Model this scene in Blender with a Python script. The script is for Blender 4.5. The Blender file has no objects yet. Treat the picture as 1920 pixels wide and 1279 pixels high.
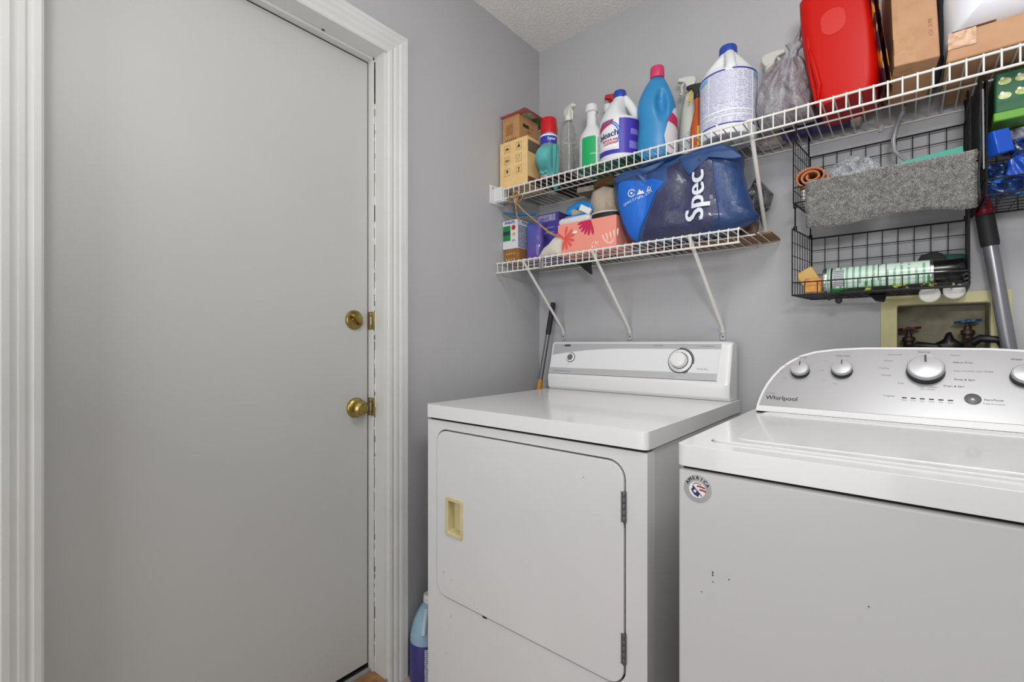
import bpy, bmesh, math, random
from mathutils import Vector, noise, Matrix
random.seed(7)
C = bpy.context.scene.collection
S = bpy.context.scene
PI = math.pi

# ------------------------------------------------------------------ camera, world, lights, exposure
cam = bpy.data.cameras.new('camera'); cam.sensor_width = 36; cam.lens = 877/1920*36
cam.shift_y = 3.5/1920; cam.clip_start = 0.02
co = bpy.data.objects.new('camera', cam); C.objects.link(co)
CAM = (1.2806, -1.7237, 1.109)
co.location = CAM; co.rotation_euler = (PI/2, 0, math.radians(39.97)); S.camera = co
w = bpy.data.worlds.new('world'); S.world = w; w.use_nodes = True
w.node_tree.nodes['Background'].inputs[0].default_value = (0.8, 0.85, 1, 1)
w.node_tree.nodes['Background'].inputs[1].default_value = 0.0
def area(name, loc, rot, sx, sy, power, col=(1, 1, 1)):
    l = bpy.data.lights.new(name, 'AREA'); l.shape = 'RECTANGLE'; l.size = sx; l.size_y = sy; l.energy = power; l.color = col
    o = bpy.data.objects.new(name, l); C.objects.link(o); o.location = loc; o.rotation_euler = rot; return o
def aim(d): return Vector(d).to_track_quat('-Z', 'Y').to_euler()
def aim(d): return Vector(d).to_track_quat('-Z', 'Y').to_euler()
def aim(d): return Vector(d).to_track_quat('-Z', 'Y').to_euler()
area('ceiling_lamp_light', (1.48, -1.36, 2.40), (0, 0, 0), .5, .5, 12.5, (1, .995, 1))
area('bounced_flash', (1.5, -1.95, 1.55), aim((-.24, .58, 1)), .3, .3, 20.5, (.985, .992, 1))   # the photographer's flash turned up to the ceiling
area('rear_fill_light', (.65, -3.05, 1.15), (PI/2, 0, math.radians(4)), 1.1, 1.9, 16.5, (.98, .99, 1))  # added soft fill lamp behind the camera; the rear wall has no opening
S.view_settings.view_transform = 'Standard'; S.view_settings.look = 'None'
S.view_settings.exposure = 0.0; S.view_settings.gamma = 1; S.view_settings.use_curve_mapping = False

# ------------------------------------------------------------------ materials
def lin(c):
    if isinstance(c, str): c = tuple(int(c[i:i+2], 16)/255 for i in (0, 2, 4))
    return tuple((x/12.92 if x <= .04045 else ((x+.055)/1.055)**2.4) for x in c) + (1,)
MC = {}
def mat(name, col, rough=.5, metal=0, bump=0, bscale=60, col2=None, cscale=8, trans=0, alpha=1, ior=1.45, coat=0, detail=3, thr=None, bdist=.003):
    if name in MC: return MC[name]
    m = bpy.data.materials.new(name); m.use_nodes = True; nt = m.node_tree; b = nt.nodes['Principled BSDF']
    b.inputs['Base Color'].default_value = lin(col); b.inputs['Roughness'].default_value = rough; b.inputs['Metallic'].default_value = metal
    b.inputs['Transmission Weight'].default_value = trans; b.inputs['Alpha'].default_value = alpha; b.inputs['IOR'].default_value = ior
    b.inputs['Coat Weight'].default_value = coat
    tc = nt.nodes.new('ShaderNodeTexCoord')
    if col2:
        n = nt.nodes.new('ShaderNodeTexNoise'); n.inputs['Scale'].default_value = cscale; n.inputs['Detail'].default_value = detail
        nt.links.new(tc.outputs['Object'], n.inputs['Vector'])
        r = nt.nodes.new('ShaderNodeValToRGB'); a, c_ = thr or (.35, .65)
        r.color_ramp.elements[0].position = a; r.color_ramp.elements[1].position = c_
        r.color_ramp.elements[0].color = lin(col); r.color_ramp.elements[1].color = lin(col2)
        nt.links.new(n.outputs['Fac'], r.inputs[0]); nt.links.new(r.outputs[0], b.inputs['Base Color'])
    if bump:
        n = nt.nodes.new('ShaderNodeTexNoise'); n.inputs['Scale'].default_value = bscale; n.inputs['Detail'].default_value = 4
        nt.links.new(tc.outputs['Object'], n.inputs['Vector'])
        u = nt.nodes.new('ShaderNodeBump'); u.inputs['Strength'].default_value = bump; u.inputs['Distance'].default_value = bdist
        nt.links.new(n.outputs['Fac'], u.inputs['Height']); nt.links.new(u.outputs[0], b.inputs['Normal'])
    MC[name] = m; return m
def stripes(name, base, ink, scale=150, axis=2, thr=.5, nscale=90, rough=.45, cov=.5):
    """fine print: rows of ink broken into words by noise"""
    if name in MC: return MC[name]
    m = mat(name, base, rough); nt = m.node_tree; b = nt.nodes['Principled BSDF']
    tc = nt.nodes.new('ShaderNodeTexCoord'); sp = nt.nodes.new('ShaderNodeSeparateXYZ'); nt.links.new(tc.outputs['Object'], sp.inputs[0])
    mu = nt.nodes.new('ShaderNodeMath'); mu.operation = 'MULTIPLY'; mu.inputs[1].default_value = scale; nt.links.new(sp.outputs[axis], mu.inputs[0])
    fr = nt.nodes.new('ShaderNodeMath'); fr.operation = 'FRACT'; nt.links.new(mu.outputs[0], fr.inputs[0])
    g = nt.nodes.new('ShaderNodeMath'); g.operation = 'GREATER_THAN'; g.inputs[1].default_value = thr; nt.links.new(fr.outputs[0], g.inputs[0])
    n = nt.nodes.new('ShaderNodeTexNoise'); n.inputs['Scale'].default_value = nscale; n.inputs['Detail'].default_value = 2; nt.links.new(tc.outputs['Object'], n.inputs['Vector'])
    g2 = nt.nodes.new('ShaderNodeMath'); g2.operation = 'GREATER_THAN'; g2.inputs[1].default_value = 1-cov; nt.links.new(n.outputs['Fac'], g2.inputs[0])
    mm = nt.nodes.new('ShaderNodeMath'); mm.operation = 'MULTIPLY'; nt.links.new(g.outputs[0], mm.inputs[0]); nt.links.new(g2.outputs[0], mm.inputs[1])
    mx = nt.nodes.new('ShaderNodeMix'); mx.data_type = 'RGBA'; mx.inputs[6].default_value = lin(base); mx.inputs[7].default_value = lin(ink)
    nt.links.new(mm.outputs[0], mx.inputs[0]); nt.links.new(mx.outputs[2], b.inputs['Base Color'])
    return m

wallm = mat('wall_paint', 'B2B2B4', .6, bump=.15, bscale=120, col2='B5B5B7', cscale=3)
ceilm = mat('popcorn_ceiling', 'EBE9E4', .95, bump=1, bscale=110, col2='DFDDD7', cscale=130)
trimm = mat('trim_paint', 'D2D2CF', .4, bump=.05, bscale=30, col2='CDCDC9', cscale=6)
doorm = mat('door_paint', 'BDBDBA', .42, bump=.04, bscale=9, col2='B9B9B6', cscale=2)
floorm = mat('floor_tile', 'B5A8A4', .5, col2='A4968F', cscale=9)
white = mat('white_enamel', 'EDEDED', .18, coat=.3, bump=.015, bscale=200)
whiteb = mat('white_body_enamel', 'E0E0E0', .3, bump=.02, bscale=200, col2='E3E3E3', cscale=4)
black = mat('black_gap', '151515', .8)
dark = mat('dark_plastic', '202123', .45)
brass = mat('aged_brass', 'B8A463', .3, 1, col2='9E8A4C', cscale=30)
wirew = mat('white_vinyl_wire', 'DEDCD6', .35)
wireb = mat('black_wire', '141416', .4)
chrome = mat('satin_metal', 'B5B5B7', .25, 1)
silver = mat('silver_fascia', 'B5B5B7', .33, .45)
grayp = mat('gray_print', 'BBBBBD', .35, .2)
ink = mat('dark_gray_print', '4A4A4C', .5)
inkl = mat('light_gray_print', '8F8F92', .5)
blackink = mat('black_ink', '1C1A18', .6)
whiteprint = mat('white_print', 'F2F2F2', .5)
carton = mat('brown_carton', 'BA8E60', .75, col2='B28658', cscale=40)
cartonl = mat('light_tan_carton', 'E8C68C', .7, col2='E2BE82', cscale=30)
cartono = mat('plain_corrugated_carton', 'B78E6C', .75, col2='AF8562', cscale=20)
tapem = mat('shiny_parcel_tape', 'AE845F', .3, col2='B9906C', cscale=30, coat=.05, bump=.8, bscale=40)

# ------------------------------------------------------------------ object helpers
ORG = {}
def link(o): C.objects.link(o); return o
def thing(name, label, cat, loc=(0, 0, 0), group=None, world=True, rot=(0, 0, 0)):
    o = bpy.data.objects.new(name, None); o.empty_display_size = .05; link(o); o.location = loc; o.rotation_euler = rot
    o['label'] = label; o['category'] = cat
    if group: o['group'] = group
    ORG[o.name] = Vector(loc) if world else Vector((0, 0, 0)); return o
def tag(o, label, cat, group=None):
    o['label'] = label; o['category'] = cat
    if group: o['group'] = group
    return o
class B:
    def __init__(s): s.bm = bmesh.new()
    def box(s, x0, x1, y0, y1, z0, z1, rz=0, ry=0, rx=0):
        r = bmesh.ops.create_cube(s.bm, size=1)['verts']; c = Vector(((x0+x1)/2, (y0+y1)/2, (z0+z1)/2))
        R = Matrix.Rotation(rz, 3, 'Z') @ Matrix.Rotation(ry, 3, 'Y') @ Matrix.Rotation(rx, 3, 'X')
        for v in r: v.co = R @ Vector((v.co.x*(x1-x0), v.co.y*(y1-y0), v.co.z*(z1-z0))) + c
        return s
    def tube(s, pts, r, n=8, closed=False, rads=None, flat=1):
        P = [Vector(p) for p in pts]; m = len(P); rings = []; up = None
        for i in range(m):
            if closed: t = P[(i+1) % m]-P[i-1]
            else: t = P[min(i+1, m-1)]-P[max(i-1, 0)]
            t.normalize()
            if up is None: up = Vector((0, 0, 1)) if abs(t.z) < .9 else Vector((1, 0, 0))
            a = t.cross(up)
            if a.length < 1e-5: a = t.cross(Vector((0, 1, .1)))
            a.normalize(); b = a.cross(t).normalized(); up = b
            rr = rads[i] if rads else r
            rings.append([s.bm.verts.new(P[i]+(a*math.cos(2*PI*k/n)+b*math.sin(2*PI*k/n)*flat)*rr) for k in range(n)])
        for i in range(m if closed else m-1):
            A, D = rings[i], rings[(i+1) % m]
            for k in range(n): s.bm.faces.new((A[k], A[(k+1) % n], D[(k+1) % n], D[k]))
        if not closed:
            s.bm.faces.new(rings[0][::-1]); s.bm.faces.new(rings[-1])
        return s
    def lathe(s, prof, c=(0, 0, 0), n=32, sx=1, sy=1, axis='z', fn=None, caps=True):
        rings = []
        for r, h in prof:
            ring = []
            for k in range(n):
                a = 2*PI*k/n; x, y, z = r*math.cos(a)*sx, r*math.sin(a)*sy, h
                if fn: x, y, z = fn(x, y, z)
                if axis == 'y': x, y, z = x, h, y
                if axis == '-y': x, y, z = x, -h, y
                if axis == 'x': x, y, z = h, x, y
                ring.append(s.bm.verts.new((x+c[0], y+c[1], z+c[2])))
            rings.append(ring)
        for i in range(len(rings)-1):
            A, D = rings[i], rings[i+1]
            for k in range(n): s.bm.faces.new((A[k], A[(k+1) % n], D[(k+1) % n], D[k]))
        if caps: s.bm.faces.new(rings[0][::-1]); s.bm.faces.new(rings[-1])
        return s
    def plate(s, outer, holes, f0, f1):
        """2D outline (with holes) extruded; f0/f1 map (u,v) to a point on each side"""
        for side, f in ((0, f0), (1, f1)):
            es = []; vs = []
            for L in [outer]+holes:
                vv = [s.bm.verts.new(f(*p)) for p in L]; vs.append(vv)
                es += [s.bm.edges.new((vv[i], vv[(i+1) % len(vv)])) for i in range(len(vv))]
            bmesh.ops.triangle_fill(s.bm, edges=es, use_beauty=True)
            if side == 0: first = vs
        for A, D in zip(first, vs):
            for i in range(len(A)): s.bm.faces.new((A[i], A[(i+1) % len(A)], D[(i+1) % len(D)], D[i]))
        return s
    def loft(s, rings, closed_ring=True, caps=True):
        R = [[s.bm.verts.new(p) for p in r] for r in rings]; n = len(R[0])
        for i in range(len(R)-1):
            for k in range(n if closed_ring else n-1):
                s.bm.faces.new((R[i][k], R[i][(k+1) % n], R[i+1][(k+1) % n], R[i+1][k]))
        if caps and closed_ring: s.bm.faces.new(R[0][::-1]); s.bm.faces.new(R[-1])
        return s
    def grid(s, nx, ny, f):
        V = [[s.bm.verts.new(f(i/nx, j/ny)) for j in range(ny+1)] for i in range(nx+1)]
        for i in range(nx):
            for j in range(ny): s.bm.faces.new((V[i][j], V[i+1][j], V[i+1][j+1], V[i][j+1]))
        return s
    def done(s, name, m, parent=None, bevel=0, seg=2, smooth=True, ang=40, solid=0, kind=None, label=None):
        bmesh.ops.recalc_face_normals(s.bm, faces=s.bm.faces)
        me = bpy.data.meshes.new(name); s.bm.to_mesh(me); s.bm.free()
        o = bpy.data.objects.new(name, me); link(o)
        ms = m if isinstance(m, (list, tuple)) else [m]
        for q in ms: me.materials.append(q)
        if smooth:
            me.polygons.foreach_set('use_smooth', [True]*len(me.polygons)); me.set_sharp_from_angle(angle=math.radians(ang))
        if parent:
            off = ORG[parent.name]; ORG[o.name] = off
            me.transform(Matrix.Translation(-off)); o.parent = parent
        else: ORG[o.name] = Vector((0, 0, 0))
        if solid: q = o.modifiers.new('s', 'SOLIDIFY'); q.thickness = solid; q.offset = 0
        if bevel:
            q = o.modifiers.new('b', 'BEVEL'); q.width = bevel; q.segments = seg; q.limit_method = 'ANGLE'; q.angle_limit = math.radians(30)
            q.harden_normals = False
        if kind: o['kind'] = kind
        if label: o['label'] = label
        return o
def based(o, loc):
    """move the origin of a single-mesh thing to its base"""
    o.data.transform(Matrix.Translation(-Vector(loc))); o.location = loc; return o
def rrect(x0, x1, z0, z1, r, n=6):
    P = []
    for cx, cz, a0 in ((x1-r, z1-r, 0), (x0+r, z1-r, 90), (x0+r, z0+r, 180), (x1-r, z0+r, 270)):
        for k in range(n+1):
            a = math.radians(a0+90*k/n); P.append((cx+r*math.cos(a), cz+r*math.sin(a)))
    return P
def circ(cx, cy, r, n=20, ry=None): return [(cx+r*math.cos(2*PI*k/n), cy+(ry or r)*math.sin(2*PI*k/n)) for k in range(n)]
TX = {}
def textmesh(s):
    if s in TX: return TX[s]
    cu = bpy.data.curves.new('t', 'FONT'); cu.body = s; cu.size = 1; cu.resolution_u = 3; cu.align_x = 'CENTER'; cu.align_y = 'CENTER'
    o = bpy.data.objects.new('t', cu); link(o); dg = bpy.context.evaluated_depsgraph_get(); dg.update()
    me = bpy.data.meshes.new_from_object(o.evaluated_get(dg)); TX[s] = me
    bpy.data.objects.remove(o); return me
def text(s, size, m, parent, f, name='lettering', bold=0, sub=0, sx=1):
    bm = bmesh.new(); bm.from_mesh(textmesh(s))
    if sub:
        bmesh.ops.triangulate(bm, faces=bm.faces)
        for _ in range(3):
            e = [q for q in bm.edges if q.calc_length()*size > sub]
            if e: bmesh.ops.subdivide_edges(bm, edges=e, cuts=1); bmesh.ops.triangulate(bm, faces=bm.faces)
    b = B(); b.bm.free(); b.bm = bm
    if bold:
        g = bmesh.ops.duplicate(bm, geom=bm.verts[:]+bm.edges[:]+bm.faces[:])['geom']
        for v in g:
            if isinstance(v, bmesh.types.BMVert): v.co.x += bold
    for v in bm.verts: v.co = f(v.co.x*size*sx, v.co.y*size)
    return b.done(name, m, parent, smooth=False)
def flat(polys, m, parent, f, name='print', sub=0):
    """flat printed shapes laid on a surface by the map f(u,v)"""
    b = B()
    for P in polys:
        vv = [b.bm.verts.new((p[0], p[1], 0)) for p in P]
        es = [b.bm.edges.new((vv[i], vv[(i+1) % len(vv)])) for i in range(len(vv))]
        bmesh.ops.triangle_fill(b.bm, edges=es, use_beauty=True)
    if sub:
        for _ in range(4):
            e = [q for q in b.bm.edges if q.calc_length() > sub]
            if e: bmesh.ops.subdivide_edges(b.bm, edges=e, cuts=1); bmesh.ops.triangulate(b.bm, faces=b.bm.faces)
    for v in b.bm.verts: v.co = f(v.co.x, v.co.y)
    return b.done(name, m, parent, smooth=False)
def onfront(x, y, z): return lambda u, v: (x+u, y, z+v)            # faces -y
def onside(x, y, z): return lambda u, v: (x, y+u, z+v)             # faces +x
def oncyl(cx, cy, r, a0, z, sx=1, sy=1):
    """a0 = facing angle; u runs left to right as seen from outside"""
    return lambda u, v: (cx+r*sx*math.cos(a0+u/r), cy+r*sy*math.sin(a0+u/r), z+v)
def rect(x0, x1, z0, z1): return [(x0, z0), (x1, z0), (x1, z1), (x0, z1)]
def facing(x, y): return math.atan2(CAM[1]-y, CAM[0]-x)
def struct(o): o['kind'] = 'structure'; return o
def nz(x, y, z, s=1): return noise.noise(Vector((x*s, y*s, z*s)))

# ------------------------------------------------------------------ room shell
H = 2.44; YD0, YD1, ZD = -1.612, -.836, 2.05
b = B(); b.box(-.12, 0, YD1+.0195, .12, 0, H); b.box(-.12, 0, YD0-.0195, YD1+.0195, ZD+.0195, H); b.box(-.12, 0, -3.2, YD0-.0195, 0, H)
struct(b.done('wall_left', wallm, smooth=False))
b = B(); b.plate(rect(0, 2.75, 0, H), [rrect(1.262, 1.455, .93, 1.218, .006)], lambda u, v: (u, 0, v), lambda u, v: (u, .12, v))
struct(b.done('wall_back', wallm, smooth=False))
struct(B().box(2.75, 2.85, -3.2, .12, 0, H).done('wall_right', wallm, smooth=False))
struct(B().box(-.12, 2.85, -3.3, -3.2, 0, H).done('wall_front', wallm, smooth=False))
struct(B().box(-.12, 2.85, -3.3, .12, H, H+.08).done('ceiling', ceilm, smooth=False))
struct(B().box(-.3, 2.85, -3.3, .12, -.08, 0).done('floor', floorm, smooth=False))
# the space beyond the closed door
struct(B().box(-.3, -.26, -1.9, -.6, 0, H).done('wall_beyond_door', black, smooth=False))
# casing
prof = [(0, 0), (0, .009), (.004, .012), (.014, .0135), (.018, .011), (.022, .0105), (.026, .014), (.034, .0155), (.037, .012), (.041, .013), (.046, .017), (.056, .0185), (.059, .015), (.063, .0175), (.073, .018), (.076, .015), (.076, 0)]
yi, yo, zi = YD1+.008, YD0-.0, 2.044
r0 = [(h, yi+u, 0) for u, h in prof]; r1 = [(h, yi+u, zi+u) for u, h in prof]
l0 = [(h, yo-u, 0) for u, h in prof]; l1 = [(h, yo-u, zi+u) for u, h in prof]
struct(B().loft([r0, r1]).done('trim_1', trimm, ang=25)); struct(B().loft([r1, l1]).done('trim_2', trimm, ang=25)); struct(B().loft([l1, l0]).done('trim_3', trimm, ang=25))
# jamb, stop, weatherstrip
jb = struct(B().box(-.12, 0.0, YD1-.0, YD1+.02, 0, ZD+.0).box(-.12, 0.0, YD0-.02, YD0, 0, ZD).box(-.12, 0.0, YD0, YD1, ZD-.006, ZD+.02).done('trim_4', trimm, bevel=.001))
B().box(-.079, -.053, YD1-.0, YD1-.007, .03, ZD-.006).box(-.079, -.053, YD0, YD1, ZD-.014, ZD-.006).done('door_stop', trimm, jb, bevel=.001)
b = B(); z = .08
segs = [(1.9, 2.03)]
while z < 1.93:
    L = random.uniform(.01, .10); segs.append((z, z+L)); z += L + random.uniform(.004, .03)
for a, c in segs:
    wd = random.uniform(.0018, .0045) if a < 1.85 else .0055
    b.box(-.0535, -.0535+wd, YD1-.0008, YD1, a, c)
b.done('weatherstrip', mat('old_black_rubber', '1a1a1a', .9), jb, smooth=False, label='broken dark line of worn weatherstrip')
b = B(); z = .06
while z < 1.86:
    L = random.uniform(.02, .09); b.box(-.0500, -.0482, YD1-.001, YD1, z, z+L); z += L + random.uniform(.01, .06)
b.done('paint_edge', mat('bright_white_paint', 'EDEDEB', .5), jb, smooth=False)
b = B().box(-.030, -.016, -1.24, -1.228, ZD-.0075, ZD-.006).box(-.05, -.046, -1.02, -1.012, ZD-.0075, ZD-.006)
b.done('latch_hole', black, jb, smooth=False)
for zc in (1.182, .9):
    st = B().plate(rrect(-.0785, -.0495, zc-.029, zc+.029, .004), [rrect(-.068, -.057, zc-.014, zc+.014, .001)], lambda u, v: (u, YD1-.0085, v), lambda u, v: (u, YD1-.0068, v)).box(-.0505, -.049, YD1-.008, YD1-.0002, zc-.029, zc+.029).done('strike_plate', brass, jb)
    for dz in (-.021, .021): B().lathe([(.0035, 0), (.003, .0012), (.0005, .0014)], (-.0625, YD1-.0085, zc+dz), 10, axis='-y').done('screw', chrome, st)
# door slab
XD = -.078
dr = struct(B().box(XD-.044, XD, YD0+.002, YD1-.010, .052, ZD-.017).done('door_1', doorm, bevel=.0012))
def doorpt(u, v): return (XD+.0006, u, v)
db = B().lathe([(.031, 0), (.031, .004), (.027, .009), (.010, .010), (.010, .014), (.0002, .0141)], (XD, -.896, 1.183), 32, axis='x').done('deadbolt', brass, dr)
t = B(); t.box(XD+.012, XD+.026, -.896-.023, -.896+.023, 1.183-.0045, 1.183+.0045, rx=math.radians(-42)); t.done('thumb_turn', brass, db, bevel=.0025)
rs = B().lathe([(.032, 0), (.032, .004), (.028, .009), (.020, .012), (.012, .014), (.0115, .030), (.0002, .0301)], (XD, -.890, .900), 32, axis='x').done('knob_rose', brass, dr)
kn = B().lathe([(.011, .018), (.014, .020), (.021, .023), (.0245, .029), (.0248, .034), (.0225, .040), (.018, .043), (.0175, .0445), (.015, .046), (.0100, .0464), (.0095, .0485), (.0002, .0487)], (XD, -.890, .900), 32, axis='x').done('knob', brass, rs)
# threshold
wd = mat('worn_wood_threshold', 'A8794B', .6, col2='7E5A3A', cscale=22, bump=.6, bscale=60)
struct(B().box(-.062, .012, YD0, YD1+.0, 0, .030).done('trim_5', wd, bevel=.002))
struct(B().box(-.077, -.0622, YD0, YD1, 0, .038).done('trim_6', mat('gray_sill_paint', '8E908C', .5, bump=.4, bscale=60), bevel=.001))
struct(B().box(-.115, -.0775, YD0, YD1, 0, .040).done('trim_7', black, smooth=False))

# ------------------------------------------------------------------ dryer
DX0, DX1, DY, DB, DZ = .131, .861, -.773, -.028, .918
d = thing('dryer', 'white front-loading dryer with a large flat door and cream recessed handle', 'dryer', (.496, -.4, 0))
B().box(DX0+.006, DX1-.006, -.728, DB-.004, .01, .874).done('cabinet', whiteb, d, bevel=.006)
dl = rrect(.180, .804, .343, .842, .04, 8); dh = rrect(.176, .808, .339, .8465, .043, 8)
FY = DY+.006
B().plate(rrect(DX0+.003, DX1-.003, .01, .871, .004, 3), [dh], lambda u, v: (u, FY, v), lambda u, v: (u, -.731, v)).done('front_panel', whiteb, d, bevel=.003, seg=3)
B().box(DX0+.02, DX1-.02, -.742, -.734, .3, .86).done('door_recess', black, d, smooth=False)
hh = rrect(.2245, .2925, .534, .645, .008, 4)
dp = B().plate(dl, [hh], lambda u, v: (u, FY-.003, v), lambda u, v: (u, -.745, v)).done('door_panel', whiteb, d, bevel=.003, seg=3)
cream = mat('yellowed_cream_plastic', 'DED3A8', .4, col2='D3C79A', cscale=20)
B().plate(rrect(.222, .295, .531, .648, .009, 4), [rrect(.233, .284, .543, .636, .006, 4)], lambda u, v: (u, FY-.007, v), lambda u, v: (u, FY+.004, v)).done('handle_frame', cream, dp, bevel=.002)
B().plate(rrect(.229, .288, .538, .641, .006, 4), [rrect(.2335, .2835, .5435, .6355, .006, 4)], lambda u, v: (u, FY-.001, v), lambda u, v: (u, FY+.024, v)).box(.228, .289, FY+.021, FY+.0235, .537, .642).done('handle_pocket', cream, dp)
for zc in (.745, .43):
    h = B()
    for k in range(5): h.lathe([(.0038, 0), (.0045, .001), (.0045, .0125), (.0038, .0135)], (.806, FY-.003, zc-.034+k*.0137), 10)
    h.box(.798, .8055, FY-.0042, FY-.002, zc-.034, zc+.034).done('hinge', mat('dull_zinc', '77777A', .4, .8), d)
B().box(.372, .386, FY-.002, FY+.003, .337, .3415).done('door_latch_tab', dark, d)
b = B(); b.plate(rrect(DX0, DX1, DY, DB, .012, 6), [], lambda u, v: (u, v, .878), lambda u, v: (u, v, DZ))
b.done('top_panel', white, d, bevel=.009, seg=4)
B().box(DX0+.01, DX1-.01, -.76, DB-.01, .8705, .8795).done('top_gap', black, d, smooth=False)
# scuffs on the dryer
b = B()
for x, z, w_, h_ in ((.21, .41, .002, .006), (.245, .4, .004, .0015), (.34, .36, .002, .002), (.35, .352, .002, .0025), (.70, .79, .0022, .003), (.24, .29, .002, .002), (.22, .17, .0015, .0015), (.68, .81, .001, .001)):
    b.box(x, x+w_, FY-.0034 if z > .345 and x > .18 else FY-.0003, FY-.002, z, z+h_)
b.done('scuff', inkl, d, smooth=False, kind='stuff')
# console: side profile swept along x
cx0, cx1 = .131, .850
pr_ = [(-.112, .9185), (-.124, .93), (-.127, .972), (-.120, .984), (-.088, 1.105), (-.080, 1.1125), (-.066, 1.1145), (-.030, 1.112), (-.030, .9185)]
rings = []
for x, k in ((cx0, .0), (cx0+.002, .6), (cx0+.007, 1), (cx1-.024, 1), (cx1-.014, .9), (cx1-.006, .72), (cx1, .4)):
    q = [(x, -.03+(y+.03)*(.86+.14*k), .9185+(z-.9185)*(.965+.035*k)) for y, z in pr_]; rings.append(q)
cs = B().loft(rings).done('console', white, d, bevel=.003, seg=2, ang=50)
P0 = Vector((0, -.1205, .982)); Vv = Vector((0, .032, .121)).normalized(); Nv = Vector((0, -Vv.z, Vv.y))
def dc(o): return lambda u, v: tuple(P0+Vector((u, 0, 0))+Vv*v+Nv*o)
hv = .1285
fa = B().plate([(.136, .002), (.810, .002), (.818, hv), (.145, hv)], [], dc(-.003), dc(.0012)).done('fascia', mat('fascia_white', 'EAEAEC', .22), d, bevel=.0006)
top = [(.1455, hv-.001), (.8175, hv-.001)] + [(.8175-.672*k/24, .072+.034*math.sin(PI*min(1, .18+.5*(k/24))) if False else .0) for k in range(0)]
curve = [(.138+.0065+(.8175-.1445)*t_, .079+.030*(1-(1-min(t_/.55, 1))**2.2)) for t_ in [k/24 for k in range(25)]]
gt = [(.1445, hv-.001)]+curve+[(.8175, hv-.001)]
flat([gt], grayp, fa, dc(.0015), 'gray_band')
flat([[(.137, .0035), (.8095, .0035), (.8112, .026), (.1385, .026)]], mat('pale_gray_strip', 'C6C6C8', .3, .2), fa, dc(.0015), 'gray_strip')
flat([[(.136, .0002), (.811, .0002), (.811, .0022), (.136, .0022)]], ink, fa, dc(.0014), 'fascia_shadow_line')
U = lambda x, v: (lambda a, c: dc(.0019)(x+a, v+c))
b = B(); flat([circ(.0, .0, .019, 24, .0035), circ(-.006, .004, .005, 10, .002), circ(.007, .004, .006, 10, .002)], ink, fa, U(.213, .119), 'maker_emblem')
for s_, x, v, sz, m_ in (('Timed Dry', .762, .040, .0085, inkl), ('Off', .69, .124, .006, inkl), ('Air Fluff', .745, .117, .005, inkl), ('Start', .228, .041, .006, inkl), ('Wrinkle Prevent', .60, .121, .006, ink), ('Wrinkle Prevent', .775, .119, .006, ink), ('Timed Dry', .66, .009, .005, inkl)):
    text(s_, sz, m_, fa, U(x, v))
flat([rect(-.055, .03, -.0012, .0012)], inkl, fa, U(.215, .012), 'fine_print_line')
def dial(x, v, parts, parent, o=0):
    c = P0+Vector((x, 0, 0))+Vv*v
    for nm, pf, m_ in parts:
        b = B(); b.lathe(pf, (0, 0, 0), 40)
        R = Matrix((Vector((1, 0, 0)), Vv, Nv)).transposed()
        for q in b.bm.verts: q.co = R @ q.co + c
        b.done(nm, m_, parent)
dial(.686, .066, [('dial_shadow_ring', [(.0435, .0), (.0435, .002), (.041, .0025)], mat('ring_dark', '303032', .5)), ('dial_skirt', [(.0405, .001), (.040, .006), (.037, .008), (.030, .0085)], white), ('dial_gap', [(.0295, .007), (.0295, .0092)], mat('ring_dark', '303032', .5)), ('dial_knob', [(.0275, .008), (.0265, .026), (.024, .030), (.015, .032), (.0005, .0325)], white)], fa)
b = B()
for k in range(40):
    a = math.radians(95-k*4.2)
    if k < 26 or k > 34: b.box(.686+.0455*math.cos(a)-.001, .686+.0455*math.cos(a)+.001, -.001, .001, .066+.0455*math.sin(a)-.0022, .066+.0455*math.sin(a)+.0022, ry=-a+PI/2)
for v in b.bm.verts: v.co = Vector(dc(.0022)(v.co.x, v.co.z))+Nv*v.co.y*.4
b.done('dial_mark', ink, fa, smooth=False, kind='stuff')
dial(.236, .070, [('button_ring', [(.0205, 0), (.0205, .002), (.019, .0025)], mat('ring_dark', '303032', .5)), ('button_collar', [(.0185, .002), (.018, .0055), (.016, .0065)], white), ('start_button', [(.0125, .006), (.012, .0078), (.0005, .008)], mat('gray_button', '6d6d70', .4))], fa)

# ------------------------------------------------------------------ washer
WX0, WX1, WY, WB, WZ = .956, 1.668, -.862, -.075, .922
wsh = thing('washer', 'white top-loading washing machine with silver control panel and round sticker', 'washer', (1.32, -.45, 0))
B().box(WX0+.003, WX1-.003, WY+.003, WB, .01, .877).done('cabinet', mat('washer_body_enamel', 'D1D1D1', .3, bump=.02, bscale=200), wsh, bevel=.006, seg=3)
lidh = rrect(WX0+.040, WX1-.04, -.806, -.335, .022, 6)
B().plate(rrect(WX0, WX1, WY, WB-.01, .016, 6), [lidh], lambda u, v: (u, v, .883), lambda u, v: (u, v, WZ)).done('top_panel', white, wsh, bevel=.008, seg=4)
B().box(WX0+.01, WX1-.01, WY+.012, WB-.02, .875, .886).done('top_gap', black, wsh, smooth=False)
ld = B().plate(rrect(WX0+.043, WX1-.043, -.803, -.338, .020, 6), [], lambda u, v: (u, v, .888), lambda u, v: (u, v, WZ+.0045)).done('lid', white, wsh, bevel=.006, seg=4)
B().plate(rrect(WX0+.075, WX1-.075, -.77, -.40, .03, 6), [rrect(WX0+.079, WX1-.079, -.766, -.404, .028, 6)], lambda u, v: (u, v, WZ+.004), lambda u, v: (u, v, WZ+.0058)).done('lid_rib', white, ld, bevel=.0008)
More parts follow.
